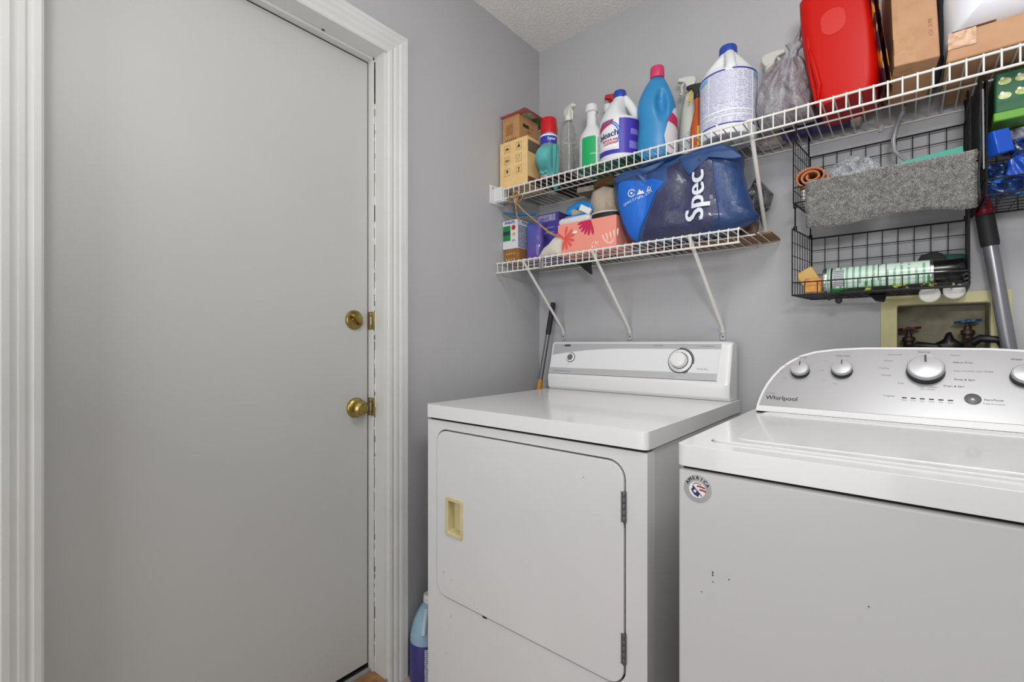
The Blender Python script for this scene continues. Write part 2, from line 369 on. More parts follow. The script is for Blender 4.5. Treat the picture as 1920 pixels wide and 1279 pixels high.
# console
Pw = Vector((0, -.332, .926)); Vw = Vector((0, .124, .171)).normalized(); Nw = Vector((0, -Vw.z, Vw.y))
oc = [(.973, .0), (.9735, .02), (.976, .038), (.981, .062), (.989, .088), (1.001, .115), (1.017, .142), (1.036, .163), (1.062, .184), (1.095, .198), (1.14, .2065), (1.20, .2115), (1.317, .2125)]
def top_v(x):
    x = 2*1.317-x if x > 1.317 else x
    for (a, p), (c, q) in zip(oc, oc[1:]):
        if a <= x <= c: return p+(q-p)*(x-a)/(c-a)
    return 0
xs = [o[0] for o in oc]+[1.317*2-o[0] for o in oc[::-1][1:]]
out = [(x, top_v(x)) for x in xs]
def wc(o): return lambda u, v: tuple(Pw+Vector((u, 0, 0))+Vw*v+Nw*o)
def wback(u, v): q = Pw+Vector((u, 0, 0))+Vw*v; return (q.x, -.10, max(.9225, q.z-.004))
wcs = B().plate(out, [], wc(0), wback).done('console', white, wsh, bevel=.007, seg=4)
inn = [(1.317+(x-1.317)*.985, max(.018, min(v-.006, v*.97))) for x, v in [(x, v) for x, v in out if v > .019]]
b = B().plate(inn, [], wc(-.002), wc(.0012)); fs = b.done('control_panel', silver, wsh, bevel=.0004)
B().box(WX0+.02, WX1-.04, -.334, -.12, .9215, .9265).done('console_gap', black, wsh, smooth=False)
W = lambda x, v: (lambda a, c: wc(.0016)(x+a, v+c))
def vz(z): return (z-Pw.z)/Vw.z
def wdial(x, z, r, h, parent, nm='dial'):
    c = Pw+Vector((x, 0, 0))+Vw*vz(z)
    R = Matrix((Vector((1, 0, 0)), Vw, Nw)).transposed()
    def mk(pf, name, m_, par):
        b = B(); b.lathe(pf, (0, 0, 0), 44)
        for q in b.bm.verts: q.co = R @ q.co + c
        return b.done(name, m_, par)
    k = mk([(r*1.04, .001), (r*1.02, .004), (r*.97, h*.6), (r*.97, h*.68)], nm, mat('dial_dark_skirt', '2b2b2d', .35), parent)
    mk([(r*.98, h*.62), (r*1.0, h*.72), (r*.99, h*.86), (r*.93, h), (r*.90, h*1.0), (r*.86, h*.95), (r*.4, h*1.0), (.0004, h*1.02)], 'dial_cap', mat('brushed_silver', 'C4C4C6', .32, .45), k)
    b = B(); b.box(-.0016*r/.03, .0016*r/.03, r*.35, r*.9, h*.99, h*1.06)
    for q in b.bm.verts: q.co = R @ q.co + c
    b.done('dial_pointer', ink, k)
wdial(1.066, 1.031, .0215, .022, fs); wdial(1.158, 1.036, .0225, .022, fs); wdial(1.319, 1.040, .034, .026, fs); wdial(1.480, 1.034, .024, .022, fs)
text('Whirlpool', .0178, ink, fs, W(1.030, vz(.9605)), bold=.03)
text('6th SENSE', .005, inkl, fs, W(1.003, vz(.972)))
for s_, x, z, sz in (('Load Size', 1.066, 1.069, .0062), ('Wash Temp', 1.158, 1.074, .0062), ('Normal', 1.317, 1.086, .0072), ('Colors', 1.372, 1.079, .006), ('Heavy Duty', 1.384, 1.063, .0068), ('Clean Washer with affresh', 1.400, 1.044, .006), ('Rinse & Spin', 1.385, 1.025, .0068), ('Drain & Spin', 1.367, 1.010, .0068), ('Bulky Items', 1.263, 1.079, .006), ('Whites', 1.250, 1.064, .006), ('Delicate', 1.243, 1.046, .006), ('Soak', 1.275, 1.012, .006), ('Normal', 1.247, 1.029, .006), ('Clean Washer', 1.322, 1.006, .006), ('with affresh', 1.322, 1.001, .0055), ('Water Level', 1.478, 1.072, .007), ('Progress', 1.253, .982, .006), ('Start/Pause', 1.428, .985, .0065), ('Press to Unlock', 1.428, .977, .0052), ('Hot', 1.120, 1.060, .005), ('Warm', 1.113, 1.036, .005), ('Cold', 1.120, 1.012, .005), ('Cool', 1.146, 1.004, .005), ('Auto', 1.028, 1.047, .005), ('Small', 1.022, 1.030, .005), ('Large', 1.030, 1.013, .005)):
    text(s_, sz, ink if sz > .0061 else inkl, fs, W(x, vz(z)))
for k, s_ in enumerate(('Sense', 'Wash', 'Soak', 'Rinse', 'Spin', 'Done')):
    x = 1.281+.0158*k
    flat([rrect(x-.0045, x+.0045, vz(.9795)-.0014, vz(.9795)+.0014, .001, 2)], blackink, fs, wc(.0016), 'indicator')
    text(s_, .0042, inkl, fs, W(x, vz(.9745)))
c = Pw+Vector((1.396, 0, 0))+Vw*vz(.985); R = Matrix((Vector((1, 0, 0)), Vw, Nw)).transposed()
b = B().lathe([(.0138, 0), (.0138, .002), (.0128, .003), (.0118, .0032), (.008, .005), (.0004, .0058)], (0, 0, 0), 32)
for q in b.bm.verts: q.co = R @ q.co + c
b.done('start_button', mat('start_button_gray', '737376', .25, .3), fs)
# sticker
st = B().lathe([(.0245, 0), (.0245, .0006), (.0003, .0007)], (.994, WY+.003, .845), 40, axis='-y').done('round_sticker', mat('sticker_silver', 'A6A6A8', .3, .3), wsh, label='round silver sticker with AMERICA and a flag emblem')
for k, ch in enumerate('AMERICA'):
    a = math.radians(152-k*21); 
    def f(u, v, a=a):
        th = a-PI/2; x = u*math.cos(th)-v*math.sin(th); z = u*math.sin(th)+v*math.cos(th)
        return (.994+.0195*math.cos(a)+x, WY+.0018, .845+.0195*math.sin(a)+z)
    text(ch, .0085, blackink, st, f, bold=.05)
SF = lambda u, v: (.994+u, WY+.0019, .845+v); SG = lambda u, v: (.994+u, WY+.0017, .845+v); SH = lambda u, v: (.994+u, WY+.0015, .845+v)
flat([circ(0, -.0015, .0148, 28)], whiteprint, st, SF, 'emblem_disc')
def arc(r0_, r1_, a0, a1, cx=0, cy=0, n=10):
    return [(cx+r0_*math.cos(math.radians(a0+(a1-a0)*k/n)), cy+r0_*math.sin(math.radians(a0+(a1-a0)*k/n))) for k in range(n+1)]+[(cx+r1_*math.cos(math.radians(a1+(a0-a1)*k/n)), cy+r1_*math.sin(math.radians(a1+(a0-a1)*k/n))) for k in range(n+1)]
flat([arc(.012, .0135, 55, 125, 0, -.0025), arc(.019, .022, 60, 100, .003, -.0155), arc(.019, .022, 62, 95, .0055, -.0215)], mat('flag_red', 'A81E38', .5), st, SG, 'red_stripe')
star = [(-.004+.0042*(1 if k % 2 == 0 else .42)*math.cos(PI/2+k*PI/5), -.0045+.0042*(1 if k % 2 == 0 else .42)*math.sin(PI/2+k*PI/5)) for k in range(10)]
flat([[(-.0085, .0065), (.0085, -.0115), (.007, -.013), (.0045, -.009), (.0015, -.0145), (-.006, -.011), (-.0115, -.003), (-.0085, .001)]], mat('flag_blue', '1C2A66', .5), st, SG, 'blue_field'); flat([star], whiteprint, st, SH, 'star')
b = B()
for x, z, w_, h_ in ((1.0195, .700, .0022, .0035), (1.0195, .6955, .002, .003), (1.0195, .684, .002, .0015), (1.0465, .697, .0022, .0016), (1.0, .66, .002, .0015), (1.24, .72, .0018, .0018)):
    b.box(x, x+w_, WY+.0024, WY+.004, z, z+h_)
b.done('paint_chip', ink, wsh, smooth=False)

# ------------------------------------------------------------------ wire shelves
def wire_shelf(name, label, x0, x1, zd, yf, xs0, lip_end, mid_y, mid_end, nw, step=.0268):
    s = thing(name, label, 'wire shelf', ((x0+x1)/2, 0, zd))
    w0 = None
    for k in range(nw):
        x = xs0+k*step
        if w0 is None:
            w0 = B().tube([(x, -.002, zd), (x, yf+.004, zd), (x, yf-.001, zd-.002), (x, yf-.003, zd-.008), (x, yf-.003, zd-.041)], .0019, 6).done('cross_wire', wirew, s)
            wd_ = B().tube([(x, -.002, zd), (x, yf+.11, zd)], .0019, 6)
        elif x < lip_end:
            o = w0.copy(); link(o); o.parent = s; o.location = (k*step, 0, 0)
        else:
            B().tube([(x, -.002, zd), (x, yf+.004, zd) if x < lip_end+.02 else (x, mid_y, zd)], .0019, 6).done('cross_wire', wirew, s)
    wd_.bm.free()
    for y, z, r, xe in ((yf, zd-.005, .0031, lip_end), (yf-.001, zd-.043, .0031, lip_end), (mid_y, zd-.0045, .0025, mid_end), (-.0045, zd-.0045, .0025, x1)):
        B().tube([(x0, y, z), (xe, y, z)], r, 8).done('rail', wirew, s)
    return s
up = wire_shelf('wire_shelf', 'long white wire shelf holding bleach jugs, spray bottles and boxes', .03, 1.76, 1.732, -.300, .045, 1.8, -.155, 1.76, 64)
lo = wire_shelf('wire_shelf', 'shorter white wire shelf below, holding tissue box and blue bag', .002, .965, 1.437, -.297, .010, .925, -.188, .94, 36)
# end bracket of upper shelf
eb = B().box(.0, .042, -.312, -.276, 1.682, 1.738).box(0, .005, -.338, -.255, 1.672, 1.747).box(.0, .060, -.308, -.290, 1.678, 1.683).done('end_bracket', mat('white_bracket', 'D8D8DA', .3), up, bevel=.002)
B().lathe([(.003, 0), (.003, .001), (.0003, .002)], (.005, -.322, 1.735), 10, axis='x').done('screw', ink, eb)
def brace(x, zt, yb, zb, par, dx=0):
    b = B().tube([(x, -.300, zt-.0035), (x, -.292, zt-.012), (x+dx, -.012, zb+.02), (x+dx, -.006, zb)], .0062, 10, flat=.7); o = b.done('brace', wirew, par)
    B().box(x+dx-.009, x+dx+.009, -.005, -.0005, zb-.028, zb+.012).box(x+dx-.009, x+dx-.006, -.012, -.0005, zb-.01, zb+.012).done('wall_clip', mat('clip_gray', 'B9B9BC', .35), o, bevel=.001)
    B().lathe([(.003, 0), (.0028, .0015), (.0003, .0017)], (x+dx, -.005, zb-.014), 10, axis='-y').done('screw', ink, o)
brace(.140, 1.437, 0, 1.150, lo, -.006); brace(.448, 1.437, 0, 1.148, lo, .0); brace(.783, 1.437, 0, 1.145, lo, .014)
brace(.950, 1.735, 0, 1.47, up, -.02)
for x in (.25, .62, .90): B().box(x-.006, x+.006, -.008, -.0005, 1.425, 1.443).done('rail_clip', mat('clip_gray', 'B9B9BC', .35), lo, bevel=.001)
for x in (.25, .7, 1.23): B().box(x-.006, x+.006, -.008, -.0005, 1.718, 1.738).done('rail_clip', mat('clip_gray', 'B9B9BC', .35), up, bevel=.001)
ZU, ZL = 1.7356, 1.4392

# ------------------------------------------------------------------ generic containers
def cbox(name, label, x0, x1, y0, y1, z0, z1, m, cat='box', rz=0, bev=.0015, group=None):
    t = thing(name, label, cat, ((x0+x1)/2, (y0+y1)/2, z0), group)
    b = B().box(x0, x1, y0, y1, z0, z1, rz=rz); b.done('body', m, t, bevel=bev); return t
def icon(t, x, z, k, f):
    s = .0145
    flat([[(x-s, z+s), (x+s, z+s), (x+s, z+s-.0012), (x-s, z+s-.0012)], [(x-s, z-s), (x+s, z-s), (x+s, z-s+.0012), (x-s, z-s+.0012)], [(x-s, z-s), (x-s+.0012, z-s), (x-s+.0012, z+s), (x-s, z+s)], [(x+s, z-s), (x+s, z+s), (x+s-.0012, z+s), (x+s-.0012, z-s)]], mat('icon_outline', '8a6a3e', .7), t, f, 'icon_frame')
    sh = [[[(x-.007, z-.003), (x-.004, z+.003), (x+.004, z+.003), (x+.007, z-.003)], rect(x-.005, x-.003, z-.006, z-.003), rect(x+.003, x+.005, z-.006, z-.003)],
          [[(x-.007, z-.005), (x, z+.007), (x+.007, z-.005)], rect(x-.001, x+.001, z+.004, z+.009)],
          [circ(x-.005, z+.002, .002, 8), circ(x, z+.002, .002, 8), circ(x+.005, z+.002, .002, 8), rect(x-.007, x+.007, z-.004, z-.001)],
          [rect(x-.006, x+.002, z-.005, z-.004), rect(x-.006, x-.005, z-.005, z+.005), rect(x+.003, x+.004, z-.003, z+.006), rect(x-.004, x+.004, z+.005, z+.006)],
          [circ(x, z+.003, .0045, 10), rect(x-.0008, x+.0008, z-.007, z)],
          [[(x-.004, z+.006), (x+.004, z+.006), (x+.001, z), (x+.001, z-.005), (x-.001, z-.005), (x-.001, z)], rect(x-.004, x+.004, z-.007, z-.005)]][k]
    flat(sh, mat('icon_ink', '4c3820', .7), t, lambda u, v: (f(x+(u-x)*1.3, v)[0], f(u, v)[1]-.0003, z+(v-z)*1.3), 'icon')
t = cbox('carton', 'light tan carton printed with six small symbols, standing below brown carton', .010, .152, -.285, -.150, ZU, 1.922, cartonl)
for k, (x, z) in enumerate(((.050, 1.892), (.110, 1.892), (.050, 1.845), (.110, 1.845), (.050, 1.798), (.110, 1.798))): icon(t, x, z, k, lambda u, v: (u, -.2856, v))
flat([rect(-.280, -.165, 1.862, 1.908)], mat('gray_label', '6b5f50', .6), t, lambda u, v: (.1526, u, v), 'side_label')
flat([rect(-.280, -.152, 1.735, 1.765)], mat('side_dark_print', '6E5030', .7), t, lambda u, v: (.1526, u, v), 'side_label')
t = cbox('carton', 'smaller brown carton on top of the light tan carton', .012, .098, -.270, -.140, 1.9225, 2.030, carton)
text('P38', .012, mat('carton_ink', '3c2a1a', .7), t, lambda u, v: (.0986, -.205+u, 1.972+v))
text('C1-B3  XLTO', .008, mat('carton_ink', '3c2a1a', .7), t, lambda u, v: (.0986, -.20+u, 1.958+v))
flat([rect(-.245, -.205, 1.985, 1.999)], mat('carton_ink', '3c2a1a', .7), t, lambda u, v: (.0986, u, v), 'black_label')
text('LED', .010, mat('carton_ink', '3c2a1a', .7), t, lambda u, v: (.0986, -.185+u, 1.991+v))
flat([rect(.028+k*.010, .033+k*.010, 1.930, 1.938) for k in range(6)], mat('carton_ink2', '6d4526', .7), t, lambda u, v: (u, -.2706, v), 'handling_mark')
flat([rect(.03, .068, 1.955, 2.0)], stripes('carton_print', 'A87B48', '7d5530', 110, 2, .55, 150, .7, .55), t, lambda u, v: (u, -.2706, v), 'fine_print')
# flat pink and green packet on top of brown carton
t = thing('snack_packet', 'flat pink and green packet lying on the brown carton', 'packet', (.06, -.19, 2.0308))
b = B(); b.grid(20, 12, lambda i, j: (-.004+.135*i, -.285+.19*j, 2.0325+.007*math.sin(PI*i)*math.sin(PI*j)+.003*nz(i, j, 1, 5)))
b.grid(20, 12, lambda i, j: (-.004+.135*i, -.285+.19*j, 2.0312)); 
for v in b.bm.verts: v.co.x += .012
b.done('wrapper', mat('pink_wrapper', 'C98080', .3, col2='B9524F', cscale=9), t)
flat([rect(-.19, -.11, .07, .133)], mat('green_foil', '4f8a62', .3, col2='1f4a35', cscale=30), t, lambda u, v: (v, u, 2.0306), 'green_underside')
flat([rect(-.255, -.2, .08, .133)], mat('mint_patch', 'bcc9b0', .4, col2='6f8f75', cscale=60), t, lambda u, v: (v, u, 2.0306), 'pale_patch')

# aerosol can with red cap
def can(name, label, x, y, z, r, h, parts, cat='spray can'):
    t = thing(name, label, cat, (x, y, z))
    for nm, pf, m_ in parts: B().lathe([(a*r, z+c_*h) for a, c_ in pf], (x, y, 0), 32).done(nm, m_, t)
    return t
x, y = .205, -.215; a = facing(x, y)
t = can('aerosol_can', 'aerosol can with red cap and blue and white label', x, y, ZU, .033, .254, [('cap', [(.97, .76), (.97, .975), (.92, 1.0), (.02, 1.003)], mat('red_cap', 'C21420', .25)), ('body', [(.93, 0), (1, .015), (1, .70), (.93, .745), (.93, .765)], mat('can_dark_print', '5a5058', .3, .2, col2='c0b8bc', cscale=60))])
f = oncyl(x, y, .0333, a, ZU); fl = oncyl(x, y, .0336, a, ZU)
flat([rect(-.05, .05, .150, .188)], mat('cobalt_label', '2C3BA0', .3), t, f, 'blue_label_band', .008); flat([rect(-.05, .05, .18, .186)], whiteprint, t, fl, 'white_line', .008)
text('Lysol', .016, whiteprint, t, oncyl(x, y, .0338, a+.35, ZU+.168), bold=.04, sub=.005)
flat([rect(-.05, .05, .0, .075)], mat('can_magenta', 'a04a70', .35, col2='d8d0d8', cscale=50), t, f, 'lower_label', .01)
# teal cloth draped over the can
tl = mat('teal_cloth', '5FB3B1', .9, bump=.4, bscale=220, col2='58A6A5', cscale=20)
def tc2(i, j):
    th = a-1.15+2.5*i                       # i: 0 = screen left, 1 = screen right
    bulge = .046*math.sin(PI*min(1, max(0, (.62-i)/.62)))*math.sin(PI*min(1, j*1.15))**.8
    rr = .0365+.0022*math.sin(i*26+j*5)+.003*abs(nz(i, j, 2, 7))+bulge+.004*j
    L = .105+.062*math.exp(-((i-.78)/.22)**2)+.02*i
    return (x+rr*math.cos(th), y+rr*math.sin(th), ZU+.150-.014*(1-i)-j*L+.004*math.sin(i*26+j*5)*j)
tag(based(B().grid(36, 24, tc2).done('teal_cloth', tl, solid=.0025), (x, y, ZU+.02)), 'crumpled teal cloth draped around the red-capped can', 'cloth')

# spray bottle maker
def trigger(t, x, y, z, a, m_, s=1, m2=None):
    """head pointing along angle a"""
    ca, sa = math.cos(a), math.sin(a)
    f = lambda o: (lambda u, v: (x+(u*ca-o*sa)*s, y+(u*sa+o*ca)*s, z+v*s))
    P = [(-.018, .012), (-.020, .026), (-.012, .034), (.012, .036), (.034, .034), (.036, .024), (.018, .020), (.012, .012), (.011, .0), (-.011, .0)]
    hd = B().plate(P, [], f(-.0085), f(.0085)).done('spray_head', m_, t, bevel=.003)
    B().tube([f(0)(.016, .022), f(0)(.024, .008), f(0)(.022, -.010), f(0)(.027, -.018)], .0035*s, 8).done('trigger', m2 or m_, t)
    B().lathe([(.0125*s, -.014*s), (.013*s, -.012*s), (.0125*s, .002*s), (.008*s, .006*s)], (x, y, z), 20).done('collar', m_, t)
    return hd
clear = mat('clear_plastic', 'F2F4F2', .08, trans=.88, ior=1.2)
x, y = .252, -.145; z1 = 2.075
t = thing('spray_bottle', 'clear empty spray bottle with whitish trigger, next to teal cloth', 'spray bottle', (x, y, ZU))
B().lathe([(.028, ZU), (.031, ZU+.006), (.031, ZU+.10), (.027, ZU+.115), (.030, ZU+.13), (.030, ZU+.20), (.022, ZU+.235), (.012, ZU+.25), (.011, ZU+.26)], (x, y, 0), 28).done('body', clear, t)
B().tube([(x, y, ZU+.02), (x+.003, y, ZU+.14), (x, y, ZU+.26)], .002, 6).done('dip_tube', mat('milky_tube', 'DADADA', .4), t)
for zz in (.095, .14, .16, .18, .2): B().lathe([(.0312, ZU+zz), (.0325, ZU+zz+.002), (.0312, ZU+zz+.004)], (x, y, 0), 28, caps=False).done('rib', clear, t)
trigger(t, x, y, ZU+.275, -.4, mat('milky_white', 'DCDDD4', .4), 1.15)
# small green and red bottle behind it
x, y = .305, -.10
t = thing('bottle', 'small clear bottle with green and red label, half hidden', 'bottle', (x, y, ZU))
B().lathe([(.026, ZU), (.028, ZU+.005), (.028, ZU+.12), (.012, ZU+.15), (.011, ZU+.165)], (x, y, 0), 24).done('body', mat('green_label_mix', '7fa36a', .4, col2='e8e6de', cscale=40), t)
flat([rect(-.03, .03, .10, .125)], mat('leaf_green', '3d8a3c', .4), t, oncyl(x, y, .0284, facing(x, y), ZU), 'green_label', .008)
flat([rect(-.02, .02, .075, .098)], mat('tomato_red', 'a8503f', .4), t, oncyl(x, y, .0284, facing(x, y), ZU), 'red_label', .008)
B().lathe([(.0125, ZU+.16), (.0125, ZU+.18), (.001, ZU+.181)], (x, y, 0), 16).done('cap', mat('leaf_green', '3d8a3c', .4), t)
# yellow capped thing behind the can
x, y = .135, -.075
t = thing('bottle', 'bottle with a yellow and black cap behind the aerosol can', 'bottle', (x, y, ZU))
B().lathe([(.03, ZU), (.032, ZU+.005), (.032, ZU+.22), (.012, ZU+.26), (.012, ZU+.27)], (x, y, 0), 24).done('body', mat('pale_bottle', 'c8c6bd', .4), t)
B().lathe([(.014, ZU+.268), (.016, ZU+.29), (.010, ZU+.305), (.001, ZU+.306)], (x, y, 0), 16).done('cap', mat('yellow_cap', 'C9A93A', .4, col2='3a3a20', cscale=50), t)

# white bottle with green label
def neck_bottle(name, label, x, y, z, r, h, m_, capm, sy=.75):
    t = thing(name, label, 'bottle', (x, y, z))
    B().lathe([(.92*r, z), (r, z+.006), (r, z+.50*h), (.93*r, z+.58*h), (.62*r, z+.66*h), (.42*r, z+.72*h), (.36*r, z+.86*h), (.42*r, z+.88*h), (.40*r, z+.91*h)], (x, y, 0), 36, sy=sy).done('body', m_, t)
    B().lathe([(.47*r, z+.90*h), (.50*r, z+.905*h), (.47*r, z+.985*h), (.42*r, z+h), (.01*r, z+h+.0005)], (x, y, 0), 24).done('cap', capm, t)
    return t
wp = mat('white_bottle_plastic', 'DCDDDE', .35); wp2 = mat('ivory_bottle_plastic', 'D2D1C6', .4)
x, y = .375, -.175; t = neck_bottle('bottle', 'white long-necked bottle with a plain green label', x, y, ZU, .049, .270, wp, wp)
a = facing(x, y)+.15
def ovf(r, sy, z, o=.0004):
    def f(u, v):
        th = a+u/r; return (x+(r+o)*math.cos(th), y+(r+o)*sy*math.sin(th)-.0, z+v)
    return f
flat([rrect(-.055, .004, .012, .140, .006, 3)], mat('bright_green_label', '1FA763', .45), t, ovf(.049, .75, ZU), 'green_label', .008)
text('neutra-san', .009, whiteprint, t, ovf(.049, .75, ZU+.075, .0008), sub=.004)
flat([rect(.010, .055, .014, .135)], stripes('bottle_back_text', 'C3C4C8', '83858c', 260, 2, .45, 200, .5, .55), t, ovf(.049, .75, ZU), 'fine_print', .008)
x, y = .392, -.080; neck_bottle('bottle', 'ivory bottle with white cap standing behind the green-labelled bottle', x, y, ZU, .034, .305, wp2, wp)
x, y = .435, -.036
t = thing('spray_bottle', 'bottle with a red spray trigger behind the bleach jug', 'spray bottle', (x, y, ZU))
B().lathe([(.030, ZU), (.031, ZU+.006), (.031, ZU+.16), (.014, ZU+.25), (.013, ZU+.30)], (x, y, 0), 24, sy=.7).done('body', wp2, t)
trigger(t, x-.03, y, ZU+.315, PI+.5, mat('red_trigger', 'B51F26', .35), 1.25)

# jugs with moulded handles
def jug(name, label, x, y, z, r, h, ah, m_, capm, cat='jug', sh=.60, fy=1, sx=1):
    """handle on the side at angle ah"""
    t = thing(name, label, cat, (x, y, z)); rn = .27*r
    def fn(px, py, pz):
        k = max(0, (pz-sh*h)/(h*(.90-sh))); k = min(k, 1)
        d_ = px*math.cos(ah)+py*math.sin(ah)
        if d_ > 0 and 0 < k < 1:
            q = .60*math.sin(PI*min(1, k*1.05))**.6
            px -= math.cos(ah)*d_*q; py -= math.sin(ah)*d_*q
        return px*sx, py*fy, pz
    pf = [(.90*r, 0), (.97*r, .012*h), (r, .04*h), (r, .28*h), (r, (sh-.03)*h), (.985*r, sh*h)]
    for k in range(1, 13):
        u = k/12; pf.append((rn+(.985*r-rn)*(1-u**1.35)**.85 if u < 1 else rn, (sh+(.905-sh)*u)*h))
    pf += [(rn, .93*h)]
    B().lathe(pf, (x, y, z), 48, fn=fn).done('body', m_, t)
    P = []
    for k in range(15):
        u = .02+k/14*.93; rad = (rn+(.985*r-rn)*(1-u**1.35)**.85)
        rad = rad-.007 if 0 < k < 14 else rad-.011
        P.append((x+rad*math.cos(ah)*sx, y+rad*math.sin(ah)*fy, z+(sh+(.905-sh)*u)*h))
    B().tube(P, .0115, 12, rads=[.014, .0135]+[.0120]*11+[.013, .013], flat=1.25).done('handle', m_, t)
    B().lathe([(rn*1.14, .895*h), (rn*1.2, .905*h), (rn*1.16, .985*h), (rn*1.05, h), (.0005, h+.0003)], (x, y, z), 28, fn=lambda a_, b_, c_: (a_, b_, c_)).done('cap', capm, t)
    B().lathe([(rn*1.15, .89*h), (rn*1.22, .893*h), (rn*1.22, .905*h)], (x, y, z), 28).done('collar', m_, t)
    return t
jw = mat('white_hdpe', 'DFE1E2', .38); bcap = mat('blue_cap', '2646A0', .35)
x, y, r = .487, -.165, .073; h = .287; a = facing(x, y)
t = jug('jug', 'white bleach jug with blue cap and purple label', x, y, ZU, r, h, a+1.25, jw, bcap, sh=.585)
F = lambda o: (lambda u, v: oncyl(x, y, r+o, a-.15, ZU)(u, v))
purp = mat('purple_label', '4338A8', .35)
flat([rect(-.085, .105, .038, .160)], mat('label_white', 'E6E6EC', .35), t, F(.0006), 'label', .01)
flat([rect(.008, .105, .038, .160), [(-.085, .038), (.008, .038), (.008, .052), (-.085, .058)]], purp, t, F(.0009), 'purple_band', .008)
flat([[(-.06, .160), (-.012, .160), (-.014, .146), (-.075, .128), (-.085, .120), (-.085, .14)]], mat('label_red', 'C2353F', .4), t, F(.0012), 'red_band', .008)
flat([arc(.050, .046, -35, 130, -.040, .103, 16), arc(.056, .0525, -30, 125, -.040, .103, 16)], mat('swoosh_blue', '3A62B8', .4), t, F(.0014), 'swoosh', .01)
text('bleach', .031, mat('navy_print', '1F2A66', .4), t, lambda u, v: F(.0018)(u-.034, v+.108+.08*u), bold=.06, sub=.006)
text('REGULAR', .011, mat('label_red', 'C2353F', .4), t, lambda u, v: F(.0018)(u-.028, v+.088), bold=.1, sub=.005, sx=1.3)
text('CLEANS', .011, mat('label_red', 'C2353F', .4), t, lambda u, v: F(.0018)(u-.028, v+.077), bold=.1, sub=.005, sx=1.3)
flat([rect(-.06, .002, .062, .069)], whiteprint, t, F(.0015), 'white_line', .01)
flat([rect(.045, .085, .055, .08), rect(.05, .085, .105, .125)], stripes('label_lilac_text', '5A50B8', 'A9A5DE', 300, 2, .5, 300, .4, .6), t, F(.0012), 'fine_print', .01)

# big blue bottle with pink cap
x, y = .628, -.165; a = facing(x, y)
t = thing('bottle', 'tall blue detergent bottle with bright pink cap and grip hole', 'bottle', (x, y, ZU))
bl = mat('sky_blue_plastic', '2F83B8', .32); 
def bfn(px, py, pz):
    k = pz/.30
    off = .0
    if k > .45: off = -.004*math.sin(PI*min(1, (k-.45)/.5))
    if k < .25: px *= 1
    dep = 0
    # grip recess towards the camera side
    dx_, dz_ = px-.014, pz-.185
    if py < 0: dep = .022*math.exp(-((dx_/.017)**2+(dz_/.042)**2)**1.6)
    return px+off, py+dep, pz
pf = [(.056, 0), (.062, .008), (.066, .03), (.066, .07), (.062, .11), (.061, .14), (.064, .165), (.063, .185), (.058, .210), (.049, .235), (.038, .258), (.028, .275), (.022, .285), (.021, .292)]
fp = []
for (r0_, h0), (r1_, h1) in zip(pf, pf[1:]):
    for k in range(3): fp.append((r0_+(r1_-r0_)*k/3, h0+(h1-h0)*k/3))
fp.append(pf[-1])
ra = .62  # turn so the broad side faces the camera
def bt(px, py, pz):
    px, py, pz = bfn(px, py*.62, pz); c_, s_ = math.cos(ra*.75), math.sin(ra*.75); return px*c_-py*s_, px*s_+py*c_, pz
B().lathe(fp, (x, y, ZU), 72, fn=bt).done('body', bl, t)
B().lathe([(.0225, .284), (.024, .288), (.023, .318), (.0215, .322), (.0005, .3225)], (x, y, ZU), 28, fn=lambda p, q, r_: (p, q, r_)).done('cap', mat('hot_pink_cap', 'C93A66', .35), t)
def sl(u, v):
    th = a+.98+u/.055; rr = .0645+.002
    px, py = rr*math.cos(th-ra*.75), rr*.66*math.sin(th-ra*.75)*1.0; c_, s_ = math.cos(ra*.75), math.sin(ra*.75)
    k = .0 if v > .14 else .002
    return (x+(px*(1+k))*c_-py*s_, y+px*s_+py*c_, ZU+v)
flat([[(-.035+.01, .01), (.04, .01), (.04, .165), (-.0, .165), (-.02, .13), (-.034, .07)]], mat('side_label', 'CFCBD0', .4), t, sl, 'label', .008)
flat([[(-.026, .12), (.04, .09), (.04, .12), (-.010, .148)]], mat('label_crimson', 'B5325A', .4), t, lambda u, v: Vector(sl(u, v))+Vector((.0012, -.0012, 0)), 'crimson_band', .008)

# white spray bottle with black head, orange-yellow label
x, y = .707, -.075
t = thing('spray_bottle', 'ivory spray bottle with cloudy head between blue bottle and big jug', 'spray bottle', (x, y, ZU))
B().lathe([(.034, 0), (.037, .006), (.037, .08), (.034, .13), (.026, .19), (.016, .225), (.013, .245)], (x, y, ZU), 32, sy=.7).done('body', wp2, t)
trigger(t, x, y, ZU+.262, PI+.3, mat('cloudy_head', 'C9C9C2', .4), 1.1)
flat([rect(-.03, .03, .04, .10)], mat('pale_front_label', 'CBD3D4', .4, col2='b8b8c4', cscale=70), t, oncyl(x, y, .0376, facing(x, y)-.3, ZU, 1, .75), 'label', .008)
x, y = .755, -.137
t = thing('spray_bottle', 'orange liquid bottle with yellow label and black spray head', 'spray bottle', (x, y, ZU))
B().lathe([(.021, 0), (.023, .005), (.023, .085), (.016, .12), (.010, .15), (.010, .185)], (x, y, ZU), 28).done('body', mat('amber_liquid', 'B4511A', .12, coat=.5), t)
flat([rect(-.008, .03, .02, .085)], mat('sun_yellow_label', 'D9A820', .35), t, oncyl(x, y, .0234, facing(x, y)+.3, ZU), 'label', .006)
trigger(t, x, y, ZU+.198, PI+.2, mat('black_head', '1d1d1c', .3), 1.0, mat('sun_yellow_label', 'D9A820', .35))

